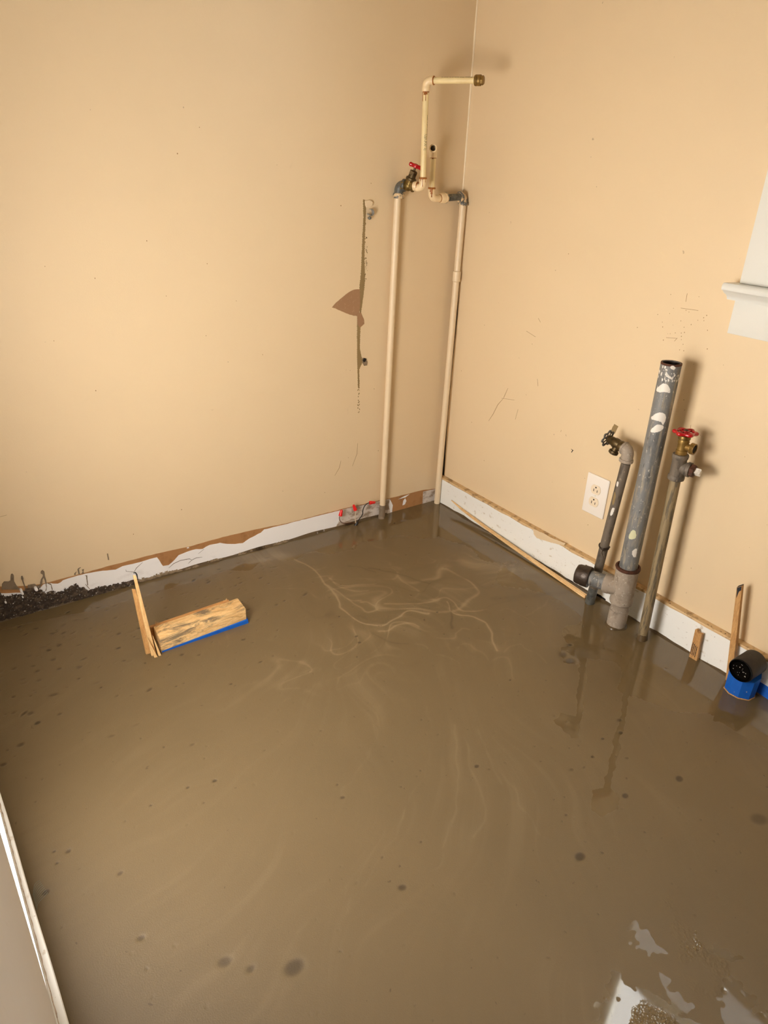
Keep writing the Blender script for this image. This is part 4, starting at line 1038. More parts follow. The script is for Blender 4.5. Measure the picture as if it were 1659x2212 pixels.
H1 = Vector((0.53, -0.848, 0)).normalized()
bm = B(); elbow(bm, top1, -up1, H1, 0.0107, 0.026, 0.022, (0.0109, 0.012), (0.0110, 0.010), 22); link_obj('upper_elbow', bm, 'fitting', t, smooth=40)
bm = B(); lathe(bm, [(0.0112, 0), (0.0115, 0.001), (0.0108, 0.0022)], top1 + H1*0.0212, H1, 24); link_obj('glue_ring', bm, 'glue', t, smooth=40)
bm = B(); tube(bm, [top1 + H1*0.012, top1 + H1*0.148], 0.0082, 24); link_obj('arm', bm, 'cpvc', t, smooth=40)
T1 = top1 + H1*0.139
bm = B()
lathe(bm, [(0.0085, -0.001), (0.0125, 0.0), (0.0136, 0.002), (0.0136, 0.006), (0.0124, 0.0075), (0.0136, 0.009), (0.0136, 0.016), (0.012, 0.017)], T1, H1, 28)
lathe(bm, [(0.0115, 0.016), (0.0115, 0.023), (0.0100, 0.0245)], T1, H1, 24, wob=hexwob(8))
link_obj('end_cap', bm, 'brass', t, smooth=35, label='brass push-on end cap')
def glue(parent, c, ax, r, drips):
    bm = B()
    lathe(bm, [(r, -0.0012), (r+0.0008, 0.0), (r+0.0006, 0.002), (r, 0.004)], c, ax, 24, wob=lambda a: 1+0.02*math.sin(3*a))
    u = Vector((-1, 0, 0)); u = (u-ax*u.dot(ax)).normalized(); v = ax.cross(u)
    for th, L, w in drips:
        p = lambda h: c + ax*h + (u*math.cos(th)+v*math.sin(th))*(r+0.0002)
        tube(bm, [p(0.001), p(-L*0.5), p(-L)], [w, w*0.7, w*0.9], 8)
    link_obj('glue_bead', bm, 'glue', parent, smooth=50, label='amber glue run')
glue(t, C1 + up1*0.024, up1, 0.0108, [(0.85, 0.020, 0.0011), (1.6, 0.009, 0.001), (0.2, 0.006, 0.0012)])
glue(t, top1 - up1*0.0275, up1, 0.0084, [(0.9, 0.021, 0.0011), (0.5, 0.007, 0.003), (-0.2, 0.022, 0.0008), (1.2, 0.006, 0.0025)])
# printed line on the upright
fc = bpy.data.curves.new('print', 'FONT'); fc.body = 'NSF-PW  C'; fc.size = 0.0088; fc.align_x = 'CENTER'; fc.align_y = 'CENTER'; fc.resolution_u = 3
fo = bpy.data.objects.new('print', fc); COL.objects.link(fo)
bpy.context.view_layer.update()
dg = bpy.context.evaluated_depsgraph_get()
tm = bpy.data.meshes.new_from_object(fo.evaluated_get(dg))
bpy.data.objects.remove(fo)
bm = B(); bm.from_mesh(tm)
bmesh.ops.triangulate(bm, faces=bm.faces)
u = Vector((-1, 0, 0)); u = (u-up1*u.dot(up1)).normalized(); v = up1.cross(u)
def wrap(bm, c, ax, r, th0):
    for vv in bm.verts:
        th = th0 + vv.co.y/r
        vv.co = c - ax*vv.co.x + (u*math.cos(th)+v*math.sin(th))*r
wrap(bm, C1 + up1*0.118, up1, 0.0084, 1.22)
link_obj('printed_text', bm, 'ink', up, label='black printed lettering')
bm = B()
for k in range(14):
    th0, h0, L = 1.9+random.uniform(-.1, .12), 0.10+k*0.006, random.uniform(0.003, 0.008)
    p = lambda h, th: C1 + up1*h + (u*math.cos(th)+v*math.sin(th))*0.00835
    bm.faces.new([bm.verts.new(q) for q in (p(h0, th0), p(h0, th0+0.12), p(h0+L, th0+0.1), p(h0+L, th0))])
link_obj('ink_smear', bm, 'ink', up, kind='stuff')
bm = B()
xh, yh, zh = frame(H1)
for k in range(12):
    s0, L = 0.045+k*0.0075, random.uniform(0.004, 0.0085)
    th = 0.5+random.uniform(-.08, .08)
    p = lambda s, q: top1 + H1*s + (xh*math.cos(q)+yh*math.sin(q))*0.00835
    bm.faces.new([bm.verts.new(q) for q in (p(s0, th), p(s0, th+0.16), p(s0+L, th+0.14), p(s0+L, th))])
link_obj('ink_smear', bm, 'ink', t, kind='stuff')

# ------------------------------------------------------------------ corner water pipe
E2 = Vector((-0.0165, -0.0245, 1.067)); D2 = Vector((-1, -0.12, -0.04)).normalized()
t = thing('corner_pipe', (-0.031, -0.0245, 0), 'cream pipe rising in the room corner, topped by grey nipple and open stub', 'pipe')
rb = Vector((-0.0315, -0.0245, 0)); rt = E2.copy(); rt.z = 1.045; rax = (rt-rb).normalized()
bm = B(); tube(bm, [rb - rax*0.03, rt], 0.0107, 24); link_obj('riser', bm, 'pipe_paint', t, smooth=40)
bm = B(); lathe(bm, [(0.0107, -0.017), (0.0132, -0.015), (0.0132, 0.015), (0.0107, 0.017)], rb + rax*0.827, rax, 24); link_obj('coupling', bm, 'pipe_paint', t, smooth=40)
bm = B(); elbow(bm, E2, -rax, D2, 0.0132, 0.026, 0.02, (0.0158, 0.010), (0.0160, 0.008), 24); link_obj('elbow', bm, 'galv_paint', t, smooth=40, label='galvanised elbow with flaking cream paint')
N0 = E2 + D2*0.014
bm = B(); tube(bm, [N0, N0 + D2*0.072], 0.0102, 24); link_obj('nipple', bm, 'galv', t, smooth=40, label='bare grey galvanised nipple')
bm = B(); lathe(bm, [(0.0105, -0.003), (0.0152, 0.0), (0.0152, 0.007), (0.0142, 0.008), (0.0142, 0.024), (0.0118, 0.027)], E2 + D2*0.080, D2, 24, wob=None); ad = link_obj('adapter', bm, 'fitting', t, smooth=40)
bm = B(); lathe(bm, [(0.0153, 0.0), (0.0156, 0.0015), (0.0153, 0.004)], E2 + D2*0.0805, D2, 24); link_obj('collar', bm, 'galv_paint', ad, smooth=40)
C2 = E2 + D2*0.143
top2 = Vector((C2.x-0.0035, C2.y-0.002, 1.198)); up2 = (top2-C2).normalized()
bm = B(); lathe(bm, [(0.0112, 0), (0.0120, 0.001), (0.0112, 0.0025)], E2 + D2*0.1065, D2, 24); link_obj('glue_ring', bm, 'glue', t, smooth=40)
bm = B(); elbow(bm, C2, -D2, up2, 0.0107, 0.038, 0.028, (0.0109, 0.012), (0.0109, 0.012), 22); link_obj('lower_elbow', bm, 'fitting', t, smooth=40)
bm = B(); tube(bm, [C2 + up2*0.012, top2 - up2*0.010], 0.0082, 24); link_obj('short_upright', bm, 'cpvc', t, smooth=40)
H2 = Vector((-0.66, -0.75, -0.02)).normalized()
bm = B(); elbow(bm, top2, -up2, H2, 0.0106, 0.025, 0.018, (0.0108, 0.012), None, 22); ub = link_obj('upper_elbow', bm, 'fitting', t, smooth=40)
bm = B(); lathe(bm, [(0.0106, 0.0), (0.0113, 0.002), (0.0113, 0.012), (0.0109, 0.0135), (0.0082, 0.0138), (0.0078, 0.012), (0.0078, 0.004)], top2 + H2*0.0165, H2, 28); link_obj('open_mouth', bm, 'fitting', ub, smooth=40)
bm = B(); lathe(bm, [(0.0079, 0.0), (0.0079, 0.003)], top2 + H2*0.0175, H2, 24); link_obj('bore', bm, 'black_void', ub, label='dark open bore')
glue(t, C2 + up2*0.028, up2, 0.0108, [(0.9, 0.014, 0.0036), (0.95, 0.023, 0.0018), (0.6, 0.008, 0.003)])
glue(t, top2 - up2*0.0255, up2, 0.0086, [(0.7, 0.003, 0.002)])

# ------------------------------------------------------------------ drain standpipe with branch tee
t = thing('drain_pipe', (-0.088, -0.917, 0), 'thick grey open-topped standpipe with white paint splashes and capped side branch', 'pipe')
b0 = Vector((-0.088, -0.917, 0)); bt = Vector((-0.088, -0.913, 0.755)); bax = (bt-b0).normalized(); Rb = 0.0241
bm = B()
lathe(bm, [(Rb, 0.19), (Rb, 0.7525), (Rb-0.0008, 0.755), (Rb-0.0035, 0.755), (Rb-0.004, 0.752), (Rb-0.004, 0.66), (0.004, 0.655)], b0, bax, 40); up = link_obj('standpipe', bm, 'big_pipe', t, smooth=40)
bm = B(); lathe(bm, [(Rb-0.0028, 0.7551), (Rb+0.0002, 0.7553), (Rb+0.0004, 0.7515), (Rb, 0.7505)], b0, bax, 40, wob=lambda a: 1+0.006*math.sin(7*a), cap=False); link_obj('rusty_rim', bm, 'rust', up, smooth=50)
bm = B(); lathe(bm, [(Rb-0.0042, 0.66), (Rb-0.0042, 0.7535)], b0, bax, 32, cap=False); link_obj('bore', bm, 'dark_iron', up, smooth=50)
for k, pl in enumerate(D['big']):
    bm = B(); cyl_patch(bm, b0, bax, Rb, pl); link_obj('paint_splash', bm, 'splash_green' if k == 5 else 'splash', up, label='pale green paint splash' if k == 5 else 'white paint splash')
bm = B()
for k in range(40):
    th, h, s = random.uniform(-1.3, 1.8), random.uniform(0.715, 0.748), random.uniform(0.002, 0.005)
    cyl_patch(bm, b0, bax, Rb, [(th, h-s), (th+s*30, h-s*0.2), (th+s*18, h+s*.8), (th-s*14, h+s*.5)], 0.0004)
link_obj('chalky_flecks', bm, 'splash', up, kind='stuff')
bm = B(); lathe(bm, [(0.0262, 0.055), (0.0262, -0.03)], b0, bax, 36); lathe(bm, [(0.0245, -0.02), (0.0245, 0.09)], b0, bax, 36); link_obj('lower_pipe', bm, 'cast', t, smooth=40)
bm = B(); lathe(bm, [(0.031, -0.004), (0.0295, 0.003), (0.0263, 0.006)], b0, Z, 30, wob=lambda a: 1+0.06*math.sin(3*a+1)+0.04*math.sin(5*a)); link_obj('slurry_ring', bm, 'slurry_dark', t, smooth=50)
bm = B()
lathe(bm, [(0.0262, 0.074), (0.0305, 0.078), (0.0318, 0.083), (0.0310, 0.089), (0.0305, 0.10), (0.0305, 0.165), (0.0312, 0.182), (0.0318, 0.186), (0.0300, 0.188)], b0, bax, 36)
D3 = Vector((-0.37, 0.93, 0)).normalized()
T3 = b0 + bax*0.122
lathe(bm, [(0.0268, 0.0), (0.0268, 0.036), (0.0282, 0.038), (0.0282, 0.052), (0.026, 0.054)], T3, D3, 32)
tee = link_obj('tee', bm, 'cast', t, smooth=40)
bm = B(); lathe(bm, [(0.0255, 0.183), (0.0322, 0.186), (0.0338, 0.190), (0.0330, 0.194), (0.0285, 0.1945), (0.0262, 0.191), (0.0245, 0.193)], b0, bax, 36, wob=lambda a: 1+0.008*math.sin(5*a)); link_obj('rusted_lip', bm, 'rust', tee, smooth=50, label='rusted lip')
bm = B(); lathe(bm, [(0.0225, 0.05), (0.0225, 0.107)], T3, D3, 32); link_obj('branch_nipple', bm, 'big_pipe', t, smooth=40)
bm = B(); lathe(bm, [(0.024, 0.095), (0.0300, 0.096), (0.0308, 0.099), (0.0308, 0.116), (0.0295, 0.119), (0.0290, 0.128), (0.0262, 0.135), (0.017, 0.138)], T3, D3, 36, wob=lambda a: 1+0.012*math.sin(8*a)); cp = link_obj('branch_cap', bm, 'dark_iron', t, smooth=40, label='dark oily iron cap')
xh, yh, zh = frame(D3)
bm = B(); tube(bm, [T3 + D3*(0.1165+0.0006*math.sin(k)) + (xh*math.cos(a)+yh*math.sin(a))*0.0313 for k, a in enumerate([0.1+0.09*i for i in range(13)])], 0.0007, 6); link_obj('paint_drip', bm, 'splash', cp)

# ------------------------------------------------------------------ galvanised pipe with old hose faucet
f0 = Vector((-0.064, -0.80, 0)); ft = Vector((-0.064, -0.828, 0.461)); fax = (ft-f0).normalized()
t = thing('faucet_pipe', (-0.064, -0.80, 0), 'dark leaning water pipe with old grey hose faucet beside the outlet', 'pipe')
bm = B(); tube(bm, [f0 - fax*0.03, ft], 0.0128, 24); fp = link_obj('riser', bm, 'old_pipe', t, smooth=40)
bm = B(); lathe(bm, [(0.0132, -0.01), (0.0138, 0.01), (0.0133, 0.05), (0.0130, 0.058)], f0, fax, 22, wob=lambda a: 1+0.03*math.sin(3*a)); link_obj('bare_zinc_end', bm, 'galv', t, smooth=45, label='pale bare zinc lower end')
for k, pl in enumerate(D['fau']):
    bm = B(); cyl_patch(bm, f0, fax, 0.0128, pl); link_obj('paint_splash', bm, 'olive' if k == 2 else 'splash', fp, label='olive paint streak' if k == 2 else 'white paint splash')
E4 = Vector((-0.064, -0.8285, 0.4965)); D4 = Vector((-0.02, 0.985, 0.17)).normalized()
bm = B(); elbow(bm, E4, -fax, D4, 0.0160, 0.032, 0.018, (0.0188, 0.008), (0.0176, 0.006), 24); link_obj('elbow', bm, 'cast', t, smooth=40, label='grey iron elbow')
V4 = E4 + D4*0.016
bm = B()
lathe(bm, [(0.0135, 0.0), (0.0150, 0.004), (0.0150, 0.012), (0.0125, 0.015), (0.0140, 0.022), (0.0140, 0.032), (0.0120, 0.035), (0.0120, 0.042), (0.0105, 0.044), (0.0105, 0.052), (0.006, 0.055)], V4, D4, 24)
SP = (Vector((-0.25, 0.35, -1))).normalized()
SP = (SP - D4*SP.dot(D4)*0.6).normalized()
q = V4 + D4*0.020
lathe(bm, [(0.0105, 0.0), (0.0095, 0.016), (0.0102, 0.022)], q, SP, 20)
fb = link_obj('faucet_body', bm, 'old_brass', t, smooth=40)
bm = B(); lathe(bm, [(0.0095, 0.019), (0.0128, 0.0205), (0.0136, 0.024), (0.0130, 0.028), (0.0100, 0.030)], q, SP, 24); link_obj('spout_flange', bm, 'old_brass', fb, smooth=40)
def wheel(parent, c, ax, R, r, spokes, m, lobes, name='hand_wheel', hubr=0.005, label=None, wav=0.085):
    bm = B()
    x, y, z = frame(ax)
    n = 72
    pts, rad = [], []
    ringv = []
    for k in range(n):
        a = k*2*math.pi/n
        rr = R*(1+wav*math.cos(lobes*a))
        rd = r*(1+0.16*math.cos(lobes*a))
        cc = Vector(c) + (x*math.cos(a)+y*math.sin(a))*rr
        o = (x*math.cos(a)+y*math.sin(a))
        ringv.append([bm.verts.new(cc + (o*math.cos(b)*1.15 + z*math.sin(b))*rd) for b in [i*2*math.pi/10 for i in range(10)]])
    for i in range(n):
        a, b = ringv[i], ringv[(i+1) % n]
        for k in range(10):
            bm.faces.new((a[k], a[(k+1) % 10], b[(k+1) % 10], b[k]))
    for k in range(spokes):
        a = (k+0.5)*2*math.pi/spokes
        d = x*math.cos(a)+y*math.sin(a)
        tube(bm, [Vector(c)+d*hubr*0.6 - z*0.0005, Vector(c)+d*R*0.55 - z*0.0008, Vector(c)+d*R], [r*0.85, r*0.62, r*0.6], 10)
    lathe(bm, [(hubr, -0.005), (hubr*1.15, 0.0), (hubr, 0.004), (hubr*0.5, 0.006)], c, ax, 18)
    return link_obj(name, bm, m, parent, smooth=50, label=label)
wheel(fb, V4 + D4*0.056, D4, 0.0192, 0.0027, 7, 'old_wheel', 7, wav=0.12, label='grey spoked hand wheel')
bm = B()
cw = f0 + fax*0.195
xh, yh, zh = frame(fax)
for k in range(3):
    tube(bm, [cw + fax*(0.003*k-0.002*math.sin(a*2+k)) + (xh*math.cos(a)+yh*math.sin(a))*(0.0142+0.0006*k) for a in [i*0.35 for i in range(19)]], 0.0011, 7)
tube(bm, [cw + Vector((-0.012, -0.006, 0.0)), cw + Vector((-0.022, -0.012, -0.004)), cw + Vector((-0.030, -0.022, -0.006)), cw + Vector((-0.034, -0.030, -0.010))], [0.0014, 0.0012, 0.0011, 0.0008], 7)
tube(bm, [cw + Vector((-0.012, -0.007, 0.003)), cw + Vector((-0.020, -0.014, 0.008)), cw + Vector((-0.025, -0.018, 0.006))], 0.0013, 7)
link_obj('wire_tie', bm, 'dark_iron', t, smooth=50, label='twisted wire tie')

# ------------------------------------------------------------------ pipe with red wheel valve
v0 = Vector((-0.079, -0.999, 0)); vt = Vector((-0.079, -0.987, 0.482)); vax = (vt-v0).normalized()
t = thing('valve_pipe', (-0.079, -0.999, 0), 'slim stained grey pipe with brass hose valve under a red wheel', 'pipe')
bm = B(); tube(bm, [v0 - vax*0.03, vt], 0.0129, 24); link_obj('riser', bm, 'tan_pipe', t, smooth=40)
bm = B(); lathe(bm, [(0.0165, -0.004), (0.0150, 0.004), (0.0138, 0.012), (0.0130, 0.018)], v0, Z, 22, wob=lambda a: 1+0.07*math.sin(3*a)); link_obj('slurry_ring', bm, 'slurry_dark', t, smooth=50)
bm = B()
lathe(bm, [(0.0135, 0.476), (0.0198, 0.479), (0.0203, 0.483), (0.0198, 0.489), (0.0172, 0.492), (0.0172, 0.532), (0.0190, 0.535), (0.0195, 0.541), (0.0185, 0.545), (0.013, 0.546)], v0, vax, 26)
D5 = Vector((0.22, -0.975, 0)).normalized()
T5 = v0 + vax*0.512
lathe(bm, [(0.0150, 0.004), (0.0160, 0.020), (0.0185, 0.022), (0.0185, 0.030), (0.015, 0.031)], T5, D5, 24)
tee = link_obj('tee', bm, 'old_pipe', t, smooth=40)
bm = B(); lathe(bm, [(0.0155, 0.0), (0.0165, 0.002), (0.0165, 0.011), (0.012, 0.013)], T5 + D5*0.029, D5, 24, wob=hexwob(6)); pg = link_obj('plug', bm, 'rust', tee, smooth=35, label='rusty hexagonal plug')
xh, yh, zh = frame(D5)
bm = B(); lathe(bm, [(0.0098, 0.0), (0.0098, 0.013), (0.0085, 0.0145)], T5 + D5*0.041, D5, 24, wob=hexwob(4)); link_obj('square_head', bm, 'splash', pg, smooth=35, label='white-painted square head')
bm = B()
lathe(bm, [(0.0120, 0.540), (0.0142, 0.5455), (0.0142, 0.556), (0.0128, 0.557), (0.0128, 0.573), (0.0140, 0.577), (0.0125, 0.584)], v0, vax, 26)
S6 = v0 + vax*0.566
D6 = Vector((0.12, -0.99, 0.02)).normalized()
lathe(bm, [(0.0085, 0.004), (0.0085, 0.018), (0.0095, 0.021)], S6, D6, 22)
vb = link_obj('valve_body', bm, 'brass', t, smooth=40)
bm = B(); lathe(bm, [(0.010, 0.020), (0.0138, 0.021), (0.0140, 0.023), (0.0130, 0.0245), (0.0138, 0.026), (0.0130, 0.0275), (0.0138, 0.029), (0.0132, 0.031), (0.0112, 0.0312), (0.0105, 0.029), (0.0105, 0.0285)], S6, D6, 28); so = link_obj('hose_outlet', bm, 'brass', vb, smooth=35)
bm = B(); lathe(bm, [(0.0108, 0.0), (0.0108, 0.002)], S6 + D6*0.0275, D6, 24); link_obj('bore', bm, 'black_void', so)
bm = B(); lathe(bm, [(0.0122, 0.582), (0.0148, 0.584), (0.0152, 0.588), (0.0140, 0.592), (0.0060, 0.593), (0.0045, 0.600)], v0, vax, 26, wob=hexwob(10)); link_obj('packing_nut', bm, 'dark_brass', vb, smooth=35)
wh = wheel(vb, v0 + vax*0.6005, vax, 0.0232, 0.0042, 5, 'red', 6, hubr=0.006, label='red lobed hand wheel')
bm = B(); lathe(bm, [(0.0055, 0.003), (0.0055, 0.0065), (0.003, 0.008)], v0 + vax*0.6005, vax, 16); link_obj('hub_screw', bm, 'rust', wh, smooth=40)
# ------------------------------------------------------------------ duplex outlet
oy, oz, pw, ph = -0.6676, 0.2391, 0.0795, 0.124
t = thing('wall_outlet', (0, oy-pw/2, oz), 'white duplex outlet plate on the right wall above the baseboard', 'outlet')
bm = B(); box(bm, (-0.0058, oy-pw, oz), (-0.0002, oy, oz+ph), 0.0028, None, 3); pl_ = link_obj('cover_plate', bm, 'plate', t, smooth=40)
cy, cz = oy-pw/2+0.001, oz+ph/2
for s in (1, -1):
    zc = cz + s*0.0195
    bm = B()
    out = []
    for k in range(40):
        a = k*2*math.pi/40
        out.append((-0.0055, cy + 0.0172*math.cos(a), zc + max(-0.0138, min(0.0138, 0.0172*math.sin(a)))))
    prism(bm, out, (-0.0022, 0, 0))
    rc = link_obj('receptacle', bm, 'receptacle', t, smooth=35)
    for dy, hh in ((0.0063, 0.0085), (-0.0063, 0.0072)):
        bm = B(); box(bm, (-0.0079, cy+dy-0.0011, zc-0.0065), (-0.0068, cy+dy+0.0011, zc-0.0065+hh)); link_obj('slot', bm, 'slot', rc)
    bm = B(); lathe(bm, [(0.0026, 0), (0.0026, 0.0011)], (-0.0068, cy, zc+0.0075), (-1, 0, 0), 16); link_obj('ground_hole', bm, 'slot', rc)
bm = B(); lathe(bm, [(0.0030, 0), (0.0030, 0.0009), (0.0022, 0.0013)], (-0.0058, cy, cz), (-1, 0, 0), 16); box(bm, (-0.0073, cy-0.0004, cz-0.002), (-0.0069, cy+0.0004, cz+0.002)); link_obj('screw', bm, 'splash', t, smooth=40)

# ------------------------------------------------------------------ lumber block with blue tape
t = thing('lumber_block', (-1.09, -0.34, 0), 'short pine lumber offcut with grey stains and blue tape along its foot', 'wood')
bm = B()
hexa(bm, [(-1.211, -0.364, -0.01), (-0.970, -0.362, -0.01), (-0.966, -0.303, -0.01), (-1.207, -0.310, -0.01)],
     [(-1.211, -0.364, 0.046), (-0.968, -0.357, 0.046), (-0.966, -0.299, 0.047), (-1.209, -0.310, 0.047)])
bmesh.ops.bevel(bm, geom=list(bm.edges), offset=0.0018, segments=2, profile=0.5, affect='EDGES')
link_obj('plank', bm, 'lumber', t, smooth=35)
bm = B()
hexa(bm, [(-1.214, -0.3095, -0.01), (-0.992, -0.3015, -0.01), (-0.992, -0.291, -0.01), (-1.214, -0.297, -0.01)],
     [(-1.216, -0.3095, 0.0455), (-0.992, -0.3015, 0.0485), (-0.992, -0.291, 0.0478), (-1.216, -0.297, 0.0448)])
bmesh.ops.bevel(bm, geom=list(bm.edges), offset=0.001, segments=1, profile=0.5, affect='EDGES')
link_obj('rear_strip', bm, 'rough_sawn', t, smooth=35, label='rough darker rear strip')
bm = B()
hexa(bm, [(-1.2095, -0.3652, -0.005), (-0.9685, -0.3634, -0.005), (-0.9645, -0.3634, -0.005), (-0.9640, -0.330, -0.005), (-0.966, -0.330, -0.005), (-0.9665, -0.362, -0.005), (-1.2095, -0.364, -0.005)],
     [(-1.2095, -0.3652, 0.0035), (-0.9690, -0.3628, 0.0105), (-0.9660, -0.3620, 0.0135), (-0.9632, -0.345, 0.010), (-0.9655, -0.345, 0.010), (-0.9690, -0.3608, 0.0135), (-1.2095, -0.364, 0.0035)])
link_obj('blue_tape', bm, 'blue', t, label='blue tape along its foot')
bm = B()
for x, y in ((-1.20, -0.303), (-1.006, -0.297)):
    for k in range(4):
        tube(bm, [(x+0.002*k, y, 0.045), (x+0.002*k+random.uniform(-.003, .003), y, 0.052+random.uniform(0, .006))], [0.0007, 0.0002], 5)
link_obj('splinters', bm, 'shim', t, kind='stuff')

def shim(name, label, base, topo, m, ink=None):
    t_ = B()
    hexa(t_, base, topo)
    bmesh.ops.bevel(t_, geom=list(t_.edges), offset=0.0006, segments=1, profile=0.5, affect='EDGES')
    c = sum((Vector(b) for b in base), Vector())/len(base)
    o = link_obj(name, t_, m, None, (c.x, c.y, 0), smooth=30)
    o['label'], o['category'], o['group'] = label, 'shim', 'wooden shims standing in the wet floor'
    return o
tall = shim('wood_shim', 'tallest pointed pine shim standing at the end of the lumber block',
     [(-1.236, -0.366, -0.012), (-1.2235, -0.368, -0.012), (-1.2225, -0.357, -0.012), (-1.235, -0.355, -0.012)],
     [(-1.2515, -0.356, 0.243), (-1.2450, -0.358, 0.241), (-1.2440, -0.351, 0.237), (-1.2505, -0.349, 0.239)], 'shim')
tm_ = B(); tube(tm_, [(-1.2475, -0.3475, 0.243), (-1.2435, -0.3485, 0.244), (-1.2410, -0.3495, 0.238), (-1.2400, -0.3500, 0.222)], [0.0015, 0.0018, 0.0017, 0.0008], 8)
link_obj('ink_edge', tm_, 'ink', tall, smooth=50, label='black marker ink on the tip')
shim('wood_shim', 'tan wide shim just behind the tallest one by the lumber block',
     [(-1.2455, -0.352, -0.012), (-1.2265, -0.354, -0.012), (-1.2265, -0.346, -0.012), (-1.2455, -0.344, -0.012)],
     [(-1.2560, -0.344, 0.199), (-1.2480, -0.345, 0.196), (-1.2480, -0.341, 0.194), (-1.2560, -0.340, 0.197)], 'shim_dark')
shim('wood_shim', 'short pointed splinter shim in front of the tall shim, left of its twin',
     [(-1.2310, -0.3770, -0.012), (-1.2215, -0.3790, -0.012), (-1.2212, -0.3720, -0.012), (-1.2305, -0.3705, -0.012)],
     [(-1.2440, -0.3705, 0.067), (-1.2425, -0.3708, 0.065), (-1.2424, -0.3688, 0.064), (-1.2438, -0.3686, 0.066)], 'shim')
shim('wood_shim', 'short pointed splinter shim touching the end of the lumber block',
     [(-1.2200, -0.3760, -0.012), (-1.2125, -0.3775, -0.012), (-1.2122, -0.3670, -0.012), (-1.2195, -0.3650, -0.012)],
     [(-1.2285, -0.3690, 0.064), (-1.2270, -0.3694, 0.061), (-1.2268, -0.3674, 0.060), (-1.2282, -0.3670, 0.063)], 'shim')

# small printed shim by the baseboard
t = thing('wood_shim', (-0.032, -1.127, 0), 'small broken pine shim with black print against the right baseboard', 'shim', 'wooden shims standing in the wet floor')
outl = [(-1.119, -0.01), (-1.1175, 0.02), (-1.1145, 0.086), (-1.1180, 0.0885), (-1.1205, 0.087), (-1.1225, 0.0825), (-1.1260, 0.0805), (-1.1300, 0.0825), (-1.1350, 0.0830), (-1.1375, 0.04), (-1.1405, 0.013), (-1.1415, -0.01)]
bm = B(); prism(bm, [(-0.0365+0.08*max(0, z)*0.12, y, z) for y, z in outl], (0.0085, 0, 0)); sh = link_obj('shim_body', bm, 'shim_dark', t, smooth=30)
bm = B()
for k in range(5):
    y = -1.1172-0.004*k
    tube(bm, [(-0.0362, y-0.0035, 0.012), (-0.0358, y, 0.082-0.0015*k)], 0.0005, 5)
link_obj('grain_ridges', bm, 'rough_sawn', sh, kind='stuff')
bm = B()
for c_ in range(4):
    z = 0.047-0.002*c_
    while z > 0.010:
        L = random.uniform(0.0012, 0.0032)
        y = -1.1186-0.0042*c_ - (0.046-z)*0.02
        if y > -1.139:
            box(bm, (-0.0372, y-0.0022+random.uniform(0, .0006), z-L), (-0.0355, y-random.uniform(0, .0004), z))
        z -= L+0.0010
link_obj('black_print', bm, 'ink', t, kind='stuff')

# tall stick behind the black capped pipe
t0 = B()
hexa(t0, [(-0.040, -1.2285, -0.01), (-0.040, -1.2450, -0.01), (-0.024, -1.2450, -0.01), (-0.024, -1.2285, -0.01)],
     [(-0.0400, -1.1870, 0.256), (-0.0400, -1.1985, 0.268), (-0.0320, -1.1985, 0.270), (-0.0320, -1.1870, 0.259)])
bmesh.ops.bevel(t0, geom=list(t0.edges), offset=0.0008, segments=1, profile=0.5, affect='EDGES')
st = link_obj('wood_stake', t0, 'shim_dark', None, (-0.032, -1.235, 0), smooth=30)
st['label'], st['category'] = 'tall thin pine stake standing behind the black capped pipe', 'stake'
t0 = B(); prism(t0, [(-0.0404, -1.1885, 0.257), (-0.0404, -1.1980, 0.2665), (-0.0404, -1.1995, 0.2560), (-0.0404, -1.1955, 0.2500), (-0.0404, -1.1935, 0.2300), (-0.0404, -1.1910, 0.2480)], (-0.0004, 0, 0))
prism(t0, [(-0.0398, -1.1875, 0.2572), (-0.0398, -1.1983, 0.2690), (-0.0325, -1.1983, 0.2705), (-0.0325, -1.1875, 0.2600)], (0, 0, 0.0008))
link_obj('blackened_tip', t0, 'ink', st, label='blackened slanted tip')

# ------------------------------------------------------------------ black capped drain stub wrapped in blue tape
t = thing('capped_drain', (-0.05, -1.272, 0), 'black capped drain stub wrapped in blue tape at the right baseboard', 'pipe')
AX = Vector((1, 0, 0.03)).normalized(); A0 = Vector((-0.093, -1.2765, 0.086))
bm = B()
lathe(bm, [(0.0264, 0.0045), (0.0292, 0.0002), (0.0305, 0.002), (0.0305, 0.062), (0.028, 0.066)], A0, AX, 44); link_obj('cap_side', bm, 'abs_side', t, smooth=40, label='dusty black barrel')
bm = B()
lathe(bm, [(0.0298, 0.0012), (0.0292, -0.0006), (0.0268, -0.0008), (0.0262, 0.0012), (0.0235, 0.0012), (0.0230, -0.0002), (0.0218, -0.0002), (0.0212, 0.0015), (0.004, 0.0016)], A0, AX, 44); fc_ = link_obj('cap_face', bm, 'abs', t, smooth=35, label='glossy black cap face')
bm = B()
xh, yh, zh = frame(AX)
for k in range(17):
    a, r_ = random.uniform(0, 6.28), random.uniform(0.004, 0.021)
    p_ = A0 + AX*0.0012 + (xh*math.cos(a)+yh*math.sin(a))*r_
    s = random.uniform(0.0003, 0.0011)
    lathe(bm, [(s, 0), (s*0.4, 0.0007)], p_, -AX, 7, wob=lambda q: 1+0.3*math.sin(2*q))
link_obj('slurry_flecks', bm, 'splash', fc_, kind='stuff')
bm = B()
vc = Vector((-0.052, -1.2745, 0))
oct_ = [(-0.020, 0.030), (-0.029, 0.012), (-0.027, -0.010), (-0.012, -0.029), (0.010, -0.031), (0.026, -0.022), (0.026, 0.024), (0.005, 0.032)]
